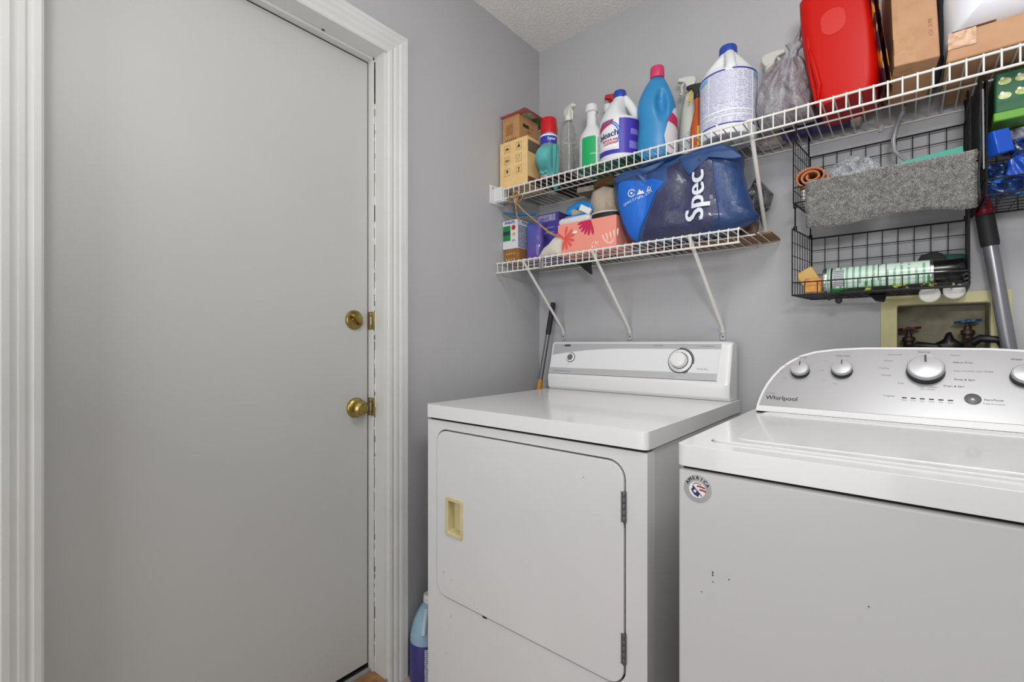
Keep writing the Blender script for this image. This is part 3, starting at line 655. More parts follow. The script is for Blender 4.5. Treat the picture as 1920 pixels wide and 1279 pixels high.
# big jug 2 (back label towards the camera)
x, y, r = .856, -.158, .0825; h = .303; a = facing(x, y)
t = jug('jug', 'large white bleach jug with blue cap, its printed back label showing', x, y, ZU, r, h, a+.1, jw, bcap, sh=.655)
F = lambda o: (lambda u, v: oncyl(x, y, r+o, a, ZU)(u, v))
flat([rect(-.12, .12, .035, .190)], stripes('back_label_text', 'D3D3E2', 'A4A5BC', 190, 2, .45, 160, .4, .52), t, F(.0006), 'label', .01)
for R_ in (rect(-.12, -.008, .191, .195), rect(.012, .12, .192, .196), rect(-.12, -.035, .030, .0335), rect(-.028, .12, .030, .0335)): flat([R_], mat('royal_line', '2A2FA0', .4), t, F(.001), 'blue_line', .01)
for R_ in (rect(-.106, -.062, .174, .186), rect(.082, .12, .174, .188)): flat([R_], mat('cyan_heading', '6CB6D8', .4), t, F(.001), 'cyan_heading', .01)
flat([rect(-.062, -.060, .08, .186), rect(.0745, .0795, .036, .189), rect(-.105, .075, .070, .073), rect(-.105, .075, .055, .057)], whiteprint, t, F(.0011), 'table_rule', .01)
flat([rect(-.055, .02, .095, .186)], stripes('back_label_dense', 'CBCBDC', 'B0B1C6', 260, 2, .4, 220, .4, .55), t, F(.0009), 'fine_print', .01)
# spray bottles behind the big jug
x, y = .952, -.048
t = thing('spray_bottle', 'whitish spray bottle behind the large jug, trigger showing at right', 'spray bottle', (x, y, ZU))
B().lathe([(.034, 0), (.036, .006), (.036, .18), (.014, .23), (.012, .245)], (x, y, ZU), 24, sy=.7).done('body', wp2, t)
trigger(t, x, y, ZU+.255, .1, mat('cloudy_head', 'C9C9C2', .4), 1.2)
x, y = .795, -.045
t = thing('bottle', 'bottle with a crimson cap peeking out behind the large jug', 'bottle', (x, y, ZU))
B().lathe([(.034, 0), (.036, .006), (.036, .24), (.014, .28), (.012, .295)], (x, y, ZU), 24, sy=.7).done('body', wp2, t)
B().lathe([(.018, .29), (.018, .325), (.001, .327)], (x, y, ZU), 20).done('cap', mat('crimson_cap', 'A82248', .35), t)

# ------------------------------------------------------------------ soft shapes
class Pillow:
    def __init__(s, out, y0, df, dbk, amp=.004, fr=25, seed=0, n=120, K=26, c=None, pw=2.2, ridge=0, pleat=None):
        s.pleat = pleat
        s.o = out; s.y0, s.df, s.db, s.amp, s.fr, s.seed, s.pw, s.ridge = y0, df, dbk, amp, fr, seed, pw, ridge
        s.c = c or (sum(p[0] for p in out)/len(out), sum(p[1] for p in out)/len(out)); s.n, s.K = n, K
        L = [0]
        for i in range(len(out)): p, q = out[i], out[(i+1) % len(out)]; L.append(L[-1]+math.hypot(q[0]-p[0], q[1]-p[1]))
        s.rs = []
        for k in range(n):
            t_ = L[-1]*k/n; i = max(j for j in range(len(out)) if L[j] <= t_+1e-12); p, q = out[i], out[(i+1) % len(out)]; u = (t_-L[i])/(L[i+1]-L[i]); s.rs.append((p[0]+(q[0]-p[0])*u, p[1]+(q[1]-p[1])*u))
    def rad(s, x, z):
        dx, dz = x-s.c[0], z-s.c[1]; best = 1e9
        if abs(dx)+abs(dz) < 1e-9: return 0
        for i in range(len(s.o)):
            p, q = s.o[i], s.o[(i+1) % len(s.o)]; ex, ez = q[0]-p[0], q[1]-p[1]; den = dx*ez-dz*ex
            if abs(den) < 1e-12: continue
            px, pz = p[0]-s.c[0], p[1]-s.c[1]; t_ = (px*ez-pz*ex)/den; u = (px*dz-pz*dx)/den
            if t_ > 0 and -1e-6 <= u <= 1+1e-6: best = min(best, t_)
        return 1/best
    def yy(s, x, z, k, sgn):
        k = min(1, k); d_ = s.df if sgn < 0 else s.db
        w_ = nz(x*s.fr, z*s.fr, s.seed)*s.amp
        if s.ridge: w_ += (abs(nz(x*s.fr*.7+3, z*s.fr*.35, s.seed+5))-.25)*s.ridge
        if s.pleat:
            px_, pz_, fq, am = s.pleat; dx, dz = x-px_, z-pz_; R_ = math.hypot(dx, dz); th = math.atan2(dx, -dz)
            w_ += am*math.sin(fq*th+2*nz(x*9, z*9, s.seed))*min(1, R_/.05)
        return s.y0+sgn*(d_*(1-k**s.pw)**.5+w_*(1-k**6))
    def front(s, x, z, o=0): return s.yy(x, z, s.rad(x, z), -1)-o
    def build(s, name, m_, parent=None, ang=80):
        b = B()
        for sgn in (-1, 1):
            rings = []
            for k in range(1, s.K+1):
                u = k/s.K; u = 1-(1-u)**1.5
                if k == s.K: u = 1
                rings.append([b.bm.verts.new((s.c[0]+(p[0]-s.c[0])*u, s.yy(s.c[0]+(p[0]-s.c[0])*u, s.c[1]+(p[1]-s.c[1])*u, u, sgn), s.c[1]+(p[1]-s.c[1])*u)) for p in s.rs])
            for A, D in zip(rings, rings[1:]):
                for i in range(s.n): b.bm.faces.new((A[i], A[(i+1) % s.n], D[(i+1) % s.n], D[i]))
            cv = b.bm.verts.new((s.c[0], s.yy(s.c[0], s.c[1], 0, sgn), s.c[1]))
            for i in range(s.n): b.bm.faces.new((cv, rings[0][i], rings[0][(i+1) % s.n]))
        bmesh.ops.remove_doubles(b.bm, verts=b.bm.verts, dist=1e-6)
        return b.done(name, m_, parent, ang=ang)

# gray grocery bag on the upper shelf
gb = mat('gray_thin_plastic', '9E9DA2', .3, col2='8A8287', cscale=14, trans=.12, coat=.2, bump=1, bscale=26, bdist=.02)
t = thing('plastic_bag', 'knotted gray grocery bag stuffed full, beside the red tub', 'bag', (1.02, -.15, ZU))
Pillow([(.952, 1.738), (.938, 1.80), (.945, 1.865), (.962, 1.905), (.99, 1.930), (1.03, 1.932), (1.058, 1.925), (1.076, 1.89), (1.086, 1.83), (1.090, 1.738)], -.16, .075, .055, .008, 22, 3, ridge=.030, n=180, K=40, pleat=(1.035, 1.955, 17, .008)).build('bag_body', gb, t)
Pillow([(1.022, 1.915), (1.028, 1.945), (1.018, 1.965), (1.032, 1.962), (1.052, 1.99), (1.062, 2.02), (1.066, 2.01), (1.055, 1.965), (1.072, 1.950), (1.052, 1.94), (1.048, 1.915)], -.185, .012, .012, .006, 60, 4, n=60, K=8, ridge=.01).build('bag_knot', gb, t)
B().tube([(1.058, -.185, 1.985), (1.070, -.185, 2.03), (1.078, -.18, 2.055), (1.075, -.175, 2.03), (1.084, -.175, 2.07)], .004, 8, rads=[.004, .003, .002, .002, .0015]).done('bag_handle', gb, t)
# red tub
rp = mat('red_plastic', 'B80D04', .4); rp.node_tree.nodes['Principled BSDF'].inputs['Specular IOR Level'].default_value = .25
t = thing('red_tub', 'big glossy red plastic tub leaning against the cardboard box', 'tub', (1.163, -.155, ZU+.006), world=False, rot=(0, math.radians(-6), 0))
b = B()
for k in range(15):
    u = k/14; w_ = .068+.010*math.sin(PI*min(1, u*.9))+.006*u; dd = .085; z_ = .012+.302*u
    if k == 0: w_ -= .006; z_ = .006
    R0 = [(px+.004, py, z_) for px, py in rrect(-w_, w_, -dd, dd, .03, 6)]
    if k == 0: rg = []
    rg.append(R0)
for q, z_ in ((.92, .322), (.75, .328), (.3, .331)): rg.append([((p[0]-.004)*q+.004, p[1]*q, z_) for p in rg[14]])
b.loft(rg); b.done('body', rp, t, ang=60)
b = B(); b.tube([(-.062, -.070, .02), (-.066, -.078, .12), (-.062, -.078, .2), (-.05, -.07, .27)], .0045, 8); b.done('side_rib', rp, t)
B().plate(rrect(-.034, .020, .180, .248, .0255, 6), [], lambda u, v: (u+.004, -.0862, v), lambda u, v: (u+.004, -.0845, v)).done('highlight_panel', mat('painted_highlight_red', 'C01D12', .38), t)  # lighter red plate that imitates a soft highlight on the tub
b = B(); b.tube([(-.058, -.0875+.006, .02), (-.050, -.0865, .06), (-.058, -.084, .13), (-.062, -.083, .17)], .004, 8, rads=[.001, .006, .006, .001]).done('grip_ridge', rp, t)
# dark packet with orange and purple print between tub and cardboard
t = thing('snack_packet', 'thin dark packet with orange and purple print wedged beside the red tub', 'packet', (1.240, -.17, ZU+.003), world=False, rot=(0, math.radians(-7), math.radians(8)))
b = B(); b.grid(6, 26, lambda i, j: (-.006, -.10+.17*i, .0+.30*j)); b.grid(6, 26, lambda i, j: (.004+.008*math.sin(PI*i), -.10+.17*i, .30*j))
b.done('wrapper', mat('dark_purple_orange', '201828', .35, col2='C98A32', cscale=22, thr=(.52, .58)), t, solid=.001)
# tall cardboard box with tape
t = thing('cardboard_box', 'tall taped cardboard box tilted back on end beside the red tub', 'box', (1.292, -.17, ZU+.014), world=False, rot=(math.radians(-13), 0, math.radians(8)))
b = B().box(-.043, .040, -.100, .055, 0, .335); b.done('body', cartono, t, bevel=.003)
for x0_, x1_, z0_, z1_ in ((-.0436, -.004, .0, .075), (-.0438, -.034, .075, .30)): B().box(x0_, x1_, -.1008, -.099, z0_, z1_).done('parcel_tape', tapem, t)
B().box(-.0436, -.042, -.1008, -.02, .03, .075).done('parcel_tape', tapem, t); B().box(-.0436, -.004, -.1008, -.05, -.0008, .001).done('parcel_tape', tapem, t)
text('CT1  31795', .010, mat('carton_faint', '8A6846', .7), t, lambda u, v: (.026-v, -.1006, .085+u))
# black fabric item between boxes
t = Pillow([(1.335, 1.737), (1.345, 1.737), (1.362, 1.84), (1.372, 2.05), (1.338, 2.05), (1.334, 1.9)], -.17, .05, .06, .004, 20, 9, n=60, K=12).build('black_cloth_bag', mat('black_fabric', '141216', .9, bump=.3, bscale=200))
tag(based(t, (1.345, -.17, ZU)), 'folded black cloth bag squeezed between two cardboard boxes', 'bag')
# flat cardboard box
t = thing('cardboard_box', 'low flat cardboard box with taped corner lying under white bundle', 'box', (1.545, -.17, ZU), world=False)
b = B(); b.loft([[(px*q, py*q2, z_) for px, py in ((-.185, -.125), (.2, -.125), (.2, .13), (-.185, .13))] for q, q2, z_ in ((1.04, 1.0, 0), (1.0, 1.0, .062))]); b.done('body', cartono, t, bevel=.004)
b = B(); b.grid(14, 6, lambda i, j: (-.189+.045*i, -.1268-.0015*nz(i, j, 1, 8), .026+.036*j+.004*nz(i*3, j, 5))); b.grid(8, 3, lambda i, j: (-.183+.07*i, -.127+.03*j, .0640+.001*nz(i, j, 1, 9))); b.done('parcel_tape', tapem, t)
# white bundle
t = Pillow([(1.350, 1.800), (1.345, 1.9), (1.352, 2.05), (1.50, 2.10), (1.75, 2.10), (1.75, 1.800)], -.17, .115, .10, .006, 12, 12, ridge=.01, pw=5).build('pillow_bundle', mat('white_glossy_plastic', 'DCDEE4', .22, coat=.3))
tag(based(t, (1.5, -.17, 1.7985)), 'big white plastic-wrapped bundle lying on flat cardboard box', 'bundle')
# items lying at the back of the upper shelf, seen through its wires
b = B().tube([(.99, -.055, ZU+.031), (1.165, -.05, ZU+.031)], .03, 20); t = thing('wrapped_roll', 'dark purple wrapped roll with white end, lying behind the gray bag', 'roll', (1.07, -.05, ZU))
b.done('wrapper', mat('purple_wrap', '302C52', .5, col2='4a4674', cscale=60), t)
B().lathe([(.030, 0), (.031, .004), (.031, .022), (.024, .026), (.012, .027), (.011, .020), (.001, .019)], (1.163, -.05, ZU+.031), 24, axis='x').done('roll_end', mat('roll_white', 'B6B0A6', .6), t)
text('STRONG', .013, mat('lilac_print', '8a88b8', .5), t, lambda u, v: (1.01+u, -.0845+.0006, ZU+.022+v))
t = Pillow([(.90, 1.735), (1.0, 1.735), (1.0, 1.80), (.95, 1.83), (.90, 1.80)], -.05, .04, .035, .006, 25, 21, n=50, K=10, ridge=.01).build('cleaning_rag', mat('pinkish_rag', 'A89090', .9, col2='bdb0aa', cscale=12))
tag(based(t, (.95, -.05, ZU)), 'crumpled pinkish rag on the rear of the upper shelf', 'cloth')
t = B().loft([[(px, py, z_) for px, py in rrect(.36, .60, -.30+.02, -.015, .012, 3)] for z_ in (1.7342, 1.7352)]).box(.36, .60, -.018, -.014, 1.7342, 1.750).done('plastic_tray', mat('dark_green_plastic', '3F8A72', .4))
tag(based(t, (.48, -.14, ZU)), 'thin dark green plastic tray under the bleach jug', 'tray')
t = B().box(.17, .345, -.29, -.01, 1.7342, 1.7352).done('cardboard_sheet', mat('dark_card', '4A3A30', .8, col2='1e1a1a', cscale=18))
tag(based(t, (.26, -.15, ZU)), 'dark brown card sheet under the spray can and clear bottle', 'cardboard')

# ------------------------------------------------------------------ lower shelf goods
t = cbox('carton', 'very small brown carton underneath the white light bulb box', .008, .086, -.255, -.13, ZL, 1.494, mat('orange_brown_carton', '9A6A38', .7, col2='8d5f30', cscale=40))
flat([circ(.02+.014*k, 1.475, .0035, 8) for k in range(4)]+[circ(.02+.014*k, 1.452, .0035, 8) for k in range(4)], mat('warm_print', 'E0B070', .6), t, lambda u, v: (u, -.2556, v), 'print')
wb = mat('white_card', 'D6D8DE', .5)
t = cbox('light_bulb_box', 'white light bulb box with green panel at left end of lower shelf', .002, .082, -.258, -.15, 1.4945, 1.612, wb, bev=.001)
f = lambda u, v: (u, -.2586, v)
flat([rect(.004, .044, 1.528, 1.590)], mat('bulb_green', '1E8046', .4), t, f, 'green_panel'); flat([rect(.004, .044, 1.552, 1.568)], mat('bulb_dark', '2a3a34', .4), t, lambda u, v: (u, -.2589, v), 'dark_panel')
flat([circ(.0605, 1.580, .0105, 20)], mat('bulb_red', 'B03436', .4), t, f, 'red_dot'); flat([[(.051, 1.548), (.060, 1.562), (.071, 1.556), (.069, 1.546)]], mat('bulb_yellow', 'C9B23A', .4), t, f, 'yellow_mark'); flat([arc(.006, .009, 0, 180, .061, 1.522)], mat('bulb_blue', '3E56A0', .4), t, f, 'blue_arch')
text('PHILIPS', .0165, mat('philips_blue', '2A3E9A', .4), t, lambda u, v: (.040+u, -.2589, 1.6015+v), bold=.06)
text('PHILIPS', .0165, mat('philips_blue', '2A3E9A', .4), t, lambda u, v: (.0826, -.205+u, 1.6015+v), bold=.06)
flat([rect(-.255, -.152, 1.498, 1.590)], stripes('bulb_side_text', 'B8BAC6', '70758c', 160, 2, .45, 160, .5, .6), t, lambda u, v: (.0824, u, v), 'fine_print')
t = thing('plastic_pouch', 'glossy violet blue pouch standing beside the light bulb box', 'pouch', (.125, -.2, ZL))
Pillow([(.097, 1.440), (.165, 1.440), (.178, 1.50), (.176, 1.594), (.100, 1.600)], -.215, .02, .02, .002, 30, 31, n=60, K=12, pw=3).build('body', mat('violet_blue_film', '4C57A8', .25, col2='6a4a98', cscale=9, coat=.4), t)
t = cbox('box', 'purple carton with white top edge behind the violet pouch', .115, .222, -.170, -.06, ZL, 1.636, mat('purple_card', '4E439A', .45, col2='473c90', cscale=8))
flat([rect(.118, .206, 1.604, 1.631)], mat('pale_lilac', 'A8A4C4', .5, col2='8884b0', cscale=80), t, lambda u, v: (u, -.1706, v), 'pale_band'); flat([rect(.15, .2, 1.575, 1.58), rect(.14, .2, 1.555, 1.56)], mat('pale_lilac2', '8C86C8', .5), t, lambda u, v: (u, -.1706, v), 'line')
text('PHILIPS', .016, mat('philips_blue', '2A3E9A', .4), t, lambda u, v: (.150+u, -.1712, 1.614+v))
# white cloth pouch
t = Pillow([(.178, 1.442), (.285, 1.440), (.290, 1.50), (.262, 1.515), (.235, 1.492), (.205, 1.476)], -.245, .02, .03, .003, 30, 41, n=60, K=12).build('cloth_pouch', mat('off_white_cloth', 'CFC9BD', .9, bump=.3, bscale=150))
tag(based(t, (.23, -.245, ZL)), 'off-white cloth pouch left of the tissue box', 'pouch')
# tissue box
co_ = mat('coral_card', 'EB9383', .5)
t = thing('tissue_box', 'coral tissue box with pink leaf pattern on lower shelf', 'tissue box', (.39, -.18, ZL))
B().box(.268, .513, -.243, -.120, ZL, 1.557).done('body', co_, t, bevel=.0012)
f = lambda u, v: (u, -.2436, v); f2 = lambda u, v: (u, -.2439, v)
def petal(cx, cz, a_, L, w_): 
    ca, sa = math.cos(a_), math.sin(a_); P = []
    for k in range(14):
        th = 2*PI*k/14; u = L/2+L/2*math.cos(th); v = w_*math.sin(th)*(.6+.4*math.cos(th)); P.append((cx+u*ca-v*sa, min(1.5555, max(1.441, cz+u*sa+v*ca))))
    return P
flat([petal(.300, 1.503, math.radians(g), .045, .0085) for g in (78, 40, 12, -18, -48, -78, -105, 150, 190)], mat('coral_red', 'DE5A52', .5), t, f, 'leaf')
for g in (-172, -154, -136, -118, -100, -80): flat([petal(.412, 1.5545, math.radians(g), .056, .0078)], mat('raspberry', 'BE2352', .5), t, (lambda o: lambda u, v: (u, -.2438-o, min(v, 1.5565)))(abs(g)*3e-6), 'leaf')
flat([petal(.470+.012*k, 1.466+.003*k, math.radians(112-6*k), .030, .0045) for k in range(5)]+[arc(.012, .017, 180, 350, .488, 1.475)]+[petal(.272, 1.47, math.radians(g), .018, .003) for g in (80, 50, 20)], mat('leaf_cream', 'F2CFC0', .5), t, f, 'leaf')
flat([circ(.428+.012*math.cos(k*1.3), 1.462+.010*math.sin(k*1.7), .0022, 8) for k in range(9)]+[circ(.345, 1.52, .010, 12, .005)], whiteprint, t, f2, 'dot')
# brush and wipes on the tissue box
t = thing('wipes_pack', 'white wipes pack lying on the left of tissue box', 'packet', (.32, -.18, 1.5575))
b = B(); b.loft([[(px, py, z_) for px, py in rrect(.262+q, .400-q, -.235+q, -.14-q, .012, 4)] for q, z_ in ((.004, 1.5578), (0, 1.563), (0, 1.576), (.006, 1.583))]); b.done('body', mat('white_pack', 'D9D9D6', .4), t)
t = thing('scrub_brush', 'bright blue scrub brush with arched handle on white wipes', 'brush', (.34, -.19, 1.5835))
cy_ = mat('bright_blue_plastic', '1E86CE', .3)
b = B()
P = [(.288+.115*k/12, -.20, 1.588+.042*math.sin(PI*(.12+.80*k/12))**.7) for k in range(13)]
b.tube(P, .009, 10, rads=[.010, .012]+[.009]*8+[.010, .010, .008], flat=1.5); b.done('handle', cy_, t)
B().box(.285, .395, -.222, -.178, 1.584, 1.592).done('brush_base', cy_, t, bevel=.003)
b = B()
for k in range(14): b.tube([(.315+.006*k, -.216, 1.593), (.316+.006*k, -.218, 1.610+.004*math.sin(k))], .002, 5)
b.done('bristles', mat('bristle_beige', 'C8B8A0', .8), t, kind='stuff')
B().box(.355, .405, -.232, -.222, 1.590, 1.612, ry=math.radians(30)).done('paper_tag', mat('paper_white', 'E0E0E4', .6), t, bevel=.001)
# light fabric bundle with black rim
t = thing('soft_toy_bundle', 'beige crumpled fabric hat with black brim beside the blue bag', 'hat', (.44, -.187, 1.5575))
b = B().lathe([(.058, 0), (.062, .004), (.061, .018), (.055, .024)], (.440, -.187, 1.5578), 36, sy=.62); b.done('brim', mat('black_felt', '202022', .6), t)
B().lathe([(.058, .0), (.060, .004), (.055, .007)], (.440, -.187, 1.5800), 36, sy=.62).done('brim_piping', mat('piping_white', 'CFCBC4', .6), t)
Pillow([(.388, 1.584), (.492, 1.584), (.490, 1.625), (.482, 1.668), (.44, 1.684), (.392, 1.672), (.378, 1.63)], -.187, .034, .04, .006, 22, 51, ridge=.02, n=80, K=16).build('crown', mat('beige_crinkled', 'B5A797', .8, col2='9d8f80', cscale=18, bump=.3, bscale=60), t)
t = Pillow([(.39, 1.683), (.475, 1.683), (.480, 1.705), (.47, 1.722), (.41, 1.724), (.385, 1.70)], -.17, .035, .04, .008, 40, 52, ridge=.02, n=60, K=12).build('dried_flower_bunch', mat('rust_brown_mix', '7A3A26', .9, col2='4c5a30', cscale=40, bump=.8, bscale=120))
tag(based(t, (.45, -.17, 1.683)), 'rusty red and brown dried bunch above the beige hat', 'dried flowers')
t = Pillow([(.335, 1.600), (.37, 1.595), (.40, 1.62), (.395, 1.655), (.345, 1.66), (.320, 1.63)], -.07, .025, .03, .008, 50, 53, ridge=.02, n=60, K=10).build('woven_bracelet_pile', mat('brown_knit', '5a452c', .9, col2='b39a62', cscale=70, bump=.8, bscale=120))
tag(based(t, (.36, -.07, 1.595)), 'small brown and tan knitted wad behind the blue brush', 'cloth')
t = B().box(.30, .42, -.16, -.03, 1.692, 1.712, ry=.05).done('paper_bundle', mat('aged_paper', 'B8AC9C', .8, col2='a0927f', cscale=20), bevel=.002)
tag(based(t, (.36, -.1, 1.69)), 'folded aged papers tucked directly under the green tray', 'paper')
# support stack so the papers and hat rest on something
t = cbox('box', 'dark brown box standing behind the tissue box', .28, .41, -.112, -.012, ZL, 1.594, mat('brown_box2', '5b4030', .7))
# blue duster handle
t = B().tube([(-.0+.012, -.268, 1.647), (.05, -.225, 1.640), (.115, -.18, 1.6375+.003)], .0055, 10, rads=[.004, .0085, .007], flat=.7).done('duster_handle', mat('cobalt_glossy', '2E7CB8', .25))
tag(based(t, (.05, -.225, 1.64)), 'slim blue duster handle above the light bulb box', 'duster')
# twine
tw = mat('jute_twine', 'B79668', .9, col2='a58556', cscale=120)
t = thing('twine_string', 'tan twine looped over the upper shelf rail, hanging to lower shelf', 'string', (.11, -.305, 1.6))
def loop(cx, cz, rx, rz_, a0=0): return [(cx+rx*math.cos(2*PI*k/20), -.306+.004*math.sin(4*PI*k/20), cz+rz_*math.sin(2*PI*k/20)) for k in range(20)]
B().tube(loop(.112, 1.683, .012, .022), .0022, 6, closed=True).tube(loop(.094, 1.678, .020, .013), .002, 6, closed=True).tube(loop(.128, 1.676, .018, .014), .002, 6, closed=True).done('bow', tw, t)
B().lathe([(.001, -.010), (.006, -.007), (.0075, 0), (.006, .008), (.001, .011)], (.110, -.307, 1.665), 12).done('knot', tw, t)
B().tube([(.110, -.307, 1.66), (.108, -.300, 1.64), (.100, -.285, 1.615), (.102, -.27, 1.60)], .003, 6, rads=[.0025, .0025, .003, .0045]).done('strand', tw, t)
B().tube([(.112, -.307, 1.66), (.150, -.305, 1.62), (.20, -.295, 1.575), (.25, -.275, 1.53), (.285, -.262, 1.508)], .0024, 6).done('strand', tw, t)
B().tube([(.114, -.307, 1.66), (.155, -.307, 1.617), (.21, -.297, 1.570), (.25, -.28, 1.525), (.268, -.262, 1.514)], .0022, 6).done('strand', tw, t)
# binder clip on the lip
t = thing('binder_clip', 'metal clip fastened on the front lip of the lower shelf', 'clip', (.236, -.303, 1.392))
B().box(.226, .246, -.3085, -.305, 1.385, 1.418).box(.227, .231, -.3095, -.305, 1.385, 1.42).box(.241, .245, -.3095, -.305, 1.385, 1.42).done('plate', mat('dull_aluminium', '9C9A92', .35, .7), t, bevel=.001)
B().tube([(.232, -.305, 1.418), (.234, -.302, 1.448), (.240, -.302, 1.448), (.241, -.305, 1.418)], .0012, 6).done('wire_loop', chrome, t)
# black pointed thing hanging below
t = B().plate([(-.045, 0), (.028, .002), (.026, -.022), (.031, -.060), (.024, -.057), (-.002, -.038), (-.028, -.014)], [], lambda u, v: (.332+u, -.152, 1.431+v), lambda u, v: (.332+u, -.146, 1.431+v)).done('hanging_strap', mat('black_leatherette', '1b1b1d', .35), bevel=.001)
tag(based(t, (.33, -.15, 1.431)), 'black pointed strap end poking down under the lower shelf', 'strap')
# pink and dark flat pieces on the lower deck seen from below
t = B().box(.55, .70, -.11, -.012, ZL, ZL+.02).done('magazine', mat('magazine_red', '7a2a38', .5, col2='2c2a20', cscale=26))
tag(based(t, (.62, -.06, ZL)), 'dark red magazine lying flat behind the blue bag', 'magazine')
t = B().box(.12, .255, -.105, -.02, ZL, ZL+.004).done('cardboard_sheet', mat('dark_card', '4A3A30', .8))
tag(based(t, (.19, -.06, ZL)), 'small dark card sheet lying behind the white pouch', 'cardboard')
# cardboard sheet at right end
t = B().box(.70, .975, -.145, -.012, ZL, ZL+.006, ).done('cardboard_sheet', mat('brown_board', '96704C', .8, col2='7f5c3c', cscale=14), bevel=.001)
tag(based(t, (.84, -.08, ZL)), 'loose brown cardboard sheet sticking out at the right end of lower shelf', 'cardboard')
t = Pillow([(.86, 1.447), (.925, 1.447), (.93, 1.49), (.915, 1.52), (.87, 1.52)], -.09, .03, .03, .006, 35, 61, n=60, K=10, ridge=.012).build('brown_paper_wad', mat('dark_brown_paper', '55402f', .85, col2='8a7262', cscale=30))
tag(based(t, (.89, -.09, ZL+.007)), 'crumpled dark brown paper wad behind the blue bag', 'paper')
t = Pillow([(.865, 1.535), (.905, 1.525), (.955, 1.545), (.965, 1.58), (.94, 1.615), (.915, 1.645), (.895, 1.61), (.87, 1.60)], -.055, .03, .03, .006, 40, 62, n=80, K=14, ridge=.035).build('clear_plastic_wrap', mat('smoky_plastic', '8C8B8D', .15, col2='4a4a4c', cscale=35, trans=.45, coat=.4))
tag(based(t, (.915, -.055, 1.525)), 'crumpled clear plastic wrap caught behind the white brace', 'plastic wrap')
# blue tote bag
navy = mat('navy_laminate', '2E4C80', .42, col2='253F6C', cscale=6, coat=.12, bump=.7, bscale=8, bdist=.03)
t = thing('tote_bag', 'large shiny navy and blue reusable bag on lower shelf', 'bag', (.74, -.2, ZL))
bo = [(.489, 1.668), (.509, 1.700), (.573, 1.704), (.64, 1.694), (.70, 1.703), (.76, 1.712), (.82, 1.720), (.850, 1.720), (.884, 1.702), (.912, 1.666), (.910, 1.626), (.925, 1.559), (.942, 1.503), (.957, 1.482), (.948, 1.468), (.90, 1.452), (.829, 1.4415), (.747, 1.440), (.659, 1.440), (.59, 1.444), (.548, 1.471), (.522, 1.52), (.500, 1.599)]
bag = Pillow(bo, -.205, .070, .085, .004, 9, 78, n=240, K=48, ridge=.034, pw=6, pleat=(.79, 1.80, 11, .0035))
bag.build('bag_body', navy, t)
def clipb(P, k=.985): c_ = bag.c; return [(c_[0]+(p[0]-c_[0])*k, c_[1]+(p[1]-c_[1])*k) for p in P]
bf = lambda o: (lambda u, v: (u, bag.front(u, v, o), v))
bluep = [(.531, 1.66), (.596, 1.648), (.660, 1.641), (.700, 1.618), (.668, 1.589), (.637, 1.534), (.612, 1.494), (.590, 1.446), (.566, 1.462), (.548, 1.50), (.530, 1.56), (.522, 1.61)]
flat([clipb(bluep, .985)], mat('azure_panel', '1666C8', .4, coat=.1, bump=.4, bscale=14, bdist=.02), t, bf(.0016), 'azure_panel', .012)
flat([clipb([(.70, 1.672), (.80, 1.685), (.838, 1.688), (.848, 1.60), (.856, 1.50), (.850, 1.462), (.80, 1.445), (.608, 1.444), (.637, 1.51), (.672, 1.578), (.712, 1.620)], .99)], mat('slate_navy_panel', '2C3050', .36, col2='363a5a', cscale=12, coat=.25, bump=.6, bscale=8, bdist=.03), t, bf(.0010), 'slate_panel', .012)
text('Spec', .080, mat('bag_white_print', 'DADDE6', .4), t, lambda u, v: bf(.0065)(.796-v, 1.552+u), bold=.07, sub=.008, sx=1.0)
for k, ch in enumerate('spectrum.com'):
    xx = .556+.0088*k; text(ch, .0165, mat('bag_white_print', 'DADDE6', .4), t, (lambda xx, k: lambda u, v: bf(.004)(xx+u, 1.576+.0022*k+v))(xx, k), sub=.006)
flat([arc(.010, .013, 20, 340, .586, 1.607), circ(.586, 1.607, .004, 10), [(.603, 1.598), (.628, 1.600), (.622, 1.611), (.618, 1.607), (.612, 1.616), (.608, 1.606)], [(.634, 1.602), (.652, 1.604), (.655, 1.619), (.648, 1.608), (.640, 1.608), (.647, 1.617), (.640, 1.619)]], mat('bag_white_print', 'DADDE6', .4), t, bf(.0036), 'symbol', .008)
# seams, folded flap and handle
B().tube([bf(.001)(x_, z_) for x_, z_ in ((.838, 1.688), (.846, 1.64), (.850, 1.58), (.857, 1.52), (.860, 1.48), (.850, 1.458), (.80, 1.4445))], .002, 6).done('seam', navy, t)
flp = B(); fpts = [(.738, 1.690), (.80, 1.704), (.866, 1.713), (.905, 1.698), (.926, 1.668), (.90, 1.668), (.866, 1.662), (.82, 1.652), (.79, 1.632), (.755, 1.66)]
Pillow([(.742, 1.684), (.80, 1.698), (.862, 1.700), (.90, 1.672), (.926, 1.643), (.905, 1.640), (.875, 1.660), (.84, 1.668), (.80, 1.648), (.775, 1.622), (.758, 1.645)], -.272, .010, .010, .003, 30, 81, n=80, K=12).build('folded_flap', mat('navy_cloth', '2C4C7E', .45, coat=.15), t)
Pillow([(.505, 1.672), (.55, 1.690), (.63, 1.686), (.70, 1.692), (.66, 1.668), (.60, 1.654), (.53, 1.654)], -.262, .014, .012, .003, 30, 83, n=80, K=10).build('folded_flap', mat('navy_cloth', '2C4C7E', .45, coat=.15), t)
Pillow([(.56, 1.690), (.70, 1.693), (.78, 1.713), (.66, 1.722), (.58, 1.715)], -.18, .07, .05, .004, 20, 84, n=80, K=10).build('bag_top_fold', mat('navy_cloth', '2C4C7E', .45, coat=.15), t)
B().tube([(.615, -.285, 1.672), (.618, -.300, 1.66), (.632, -.302, 1.645), (.645, -.290, 1.63)], .006, 6, flat=.3).done('strap', navy, t)

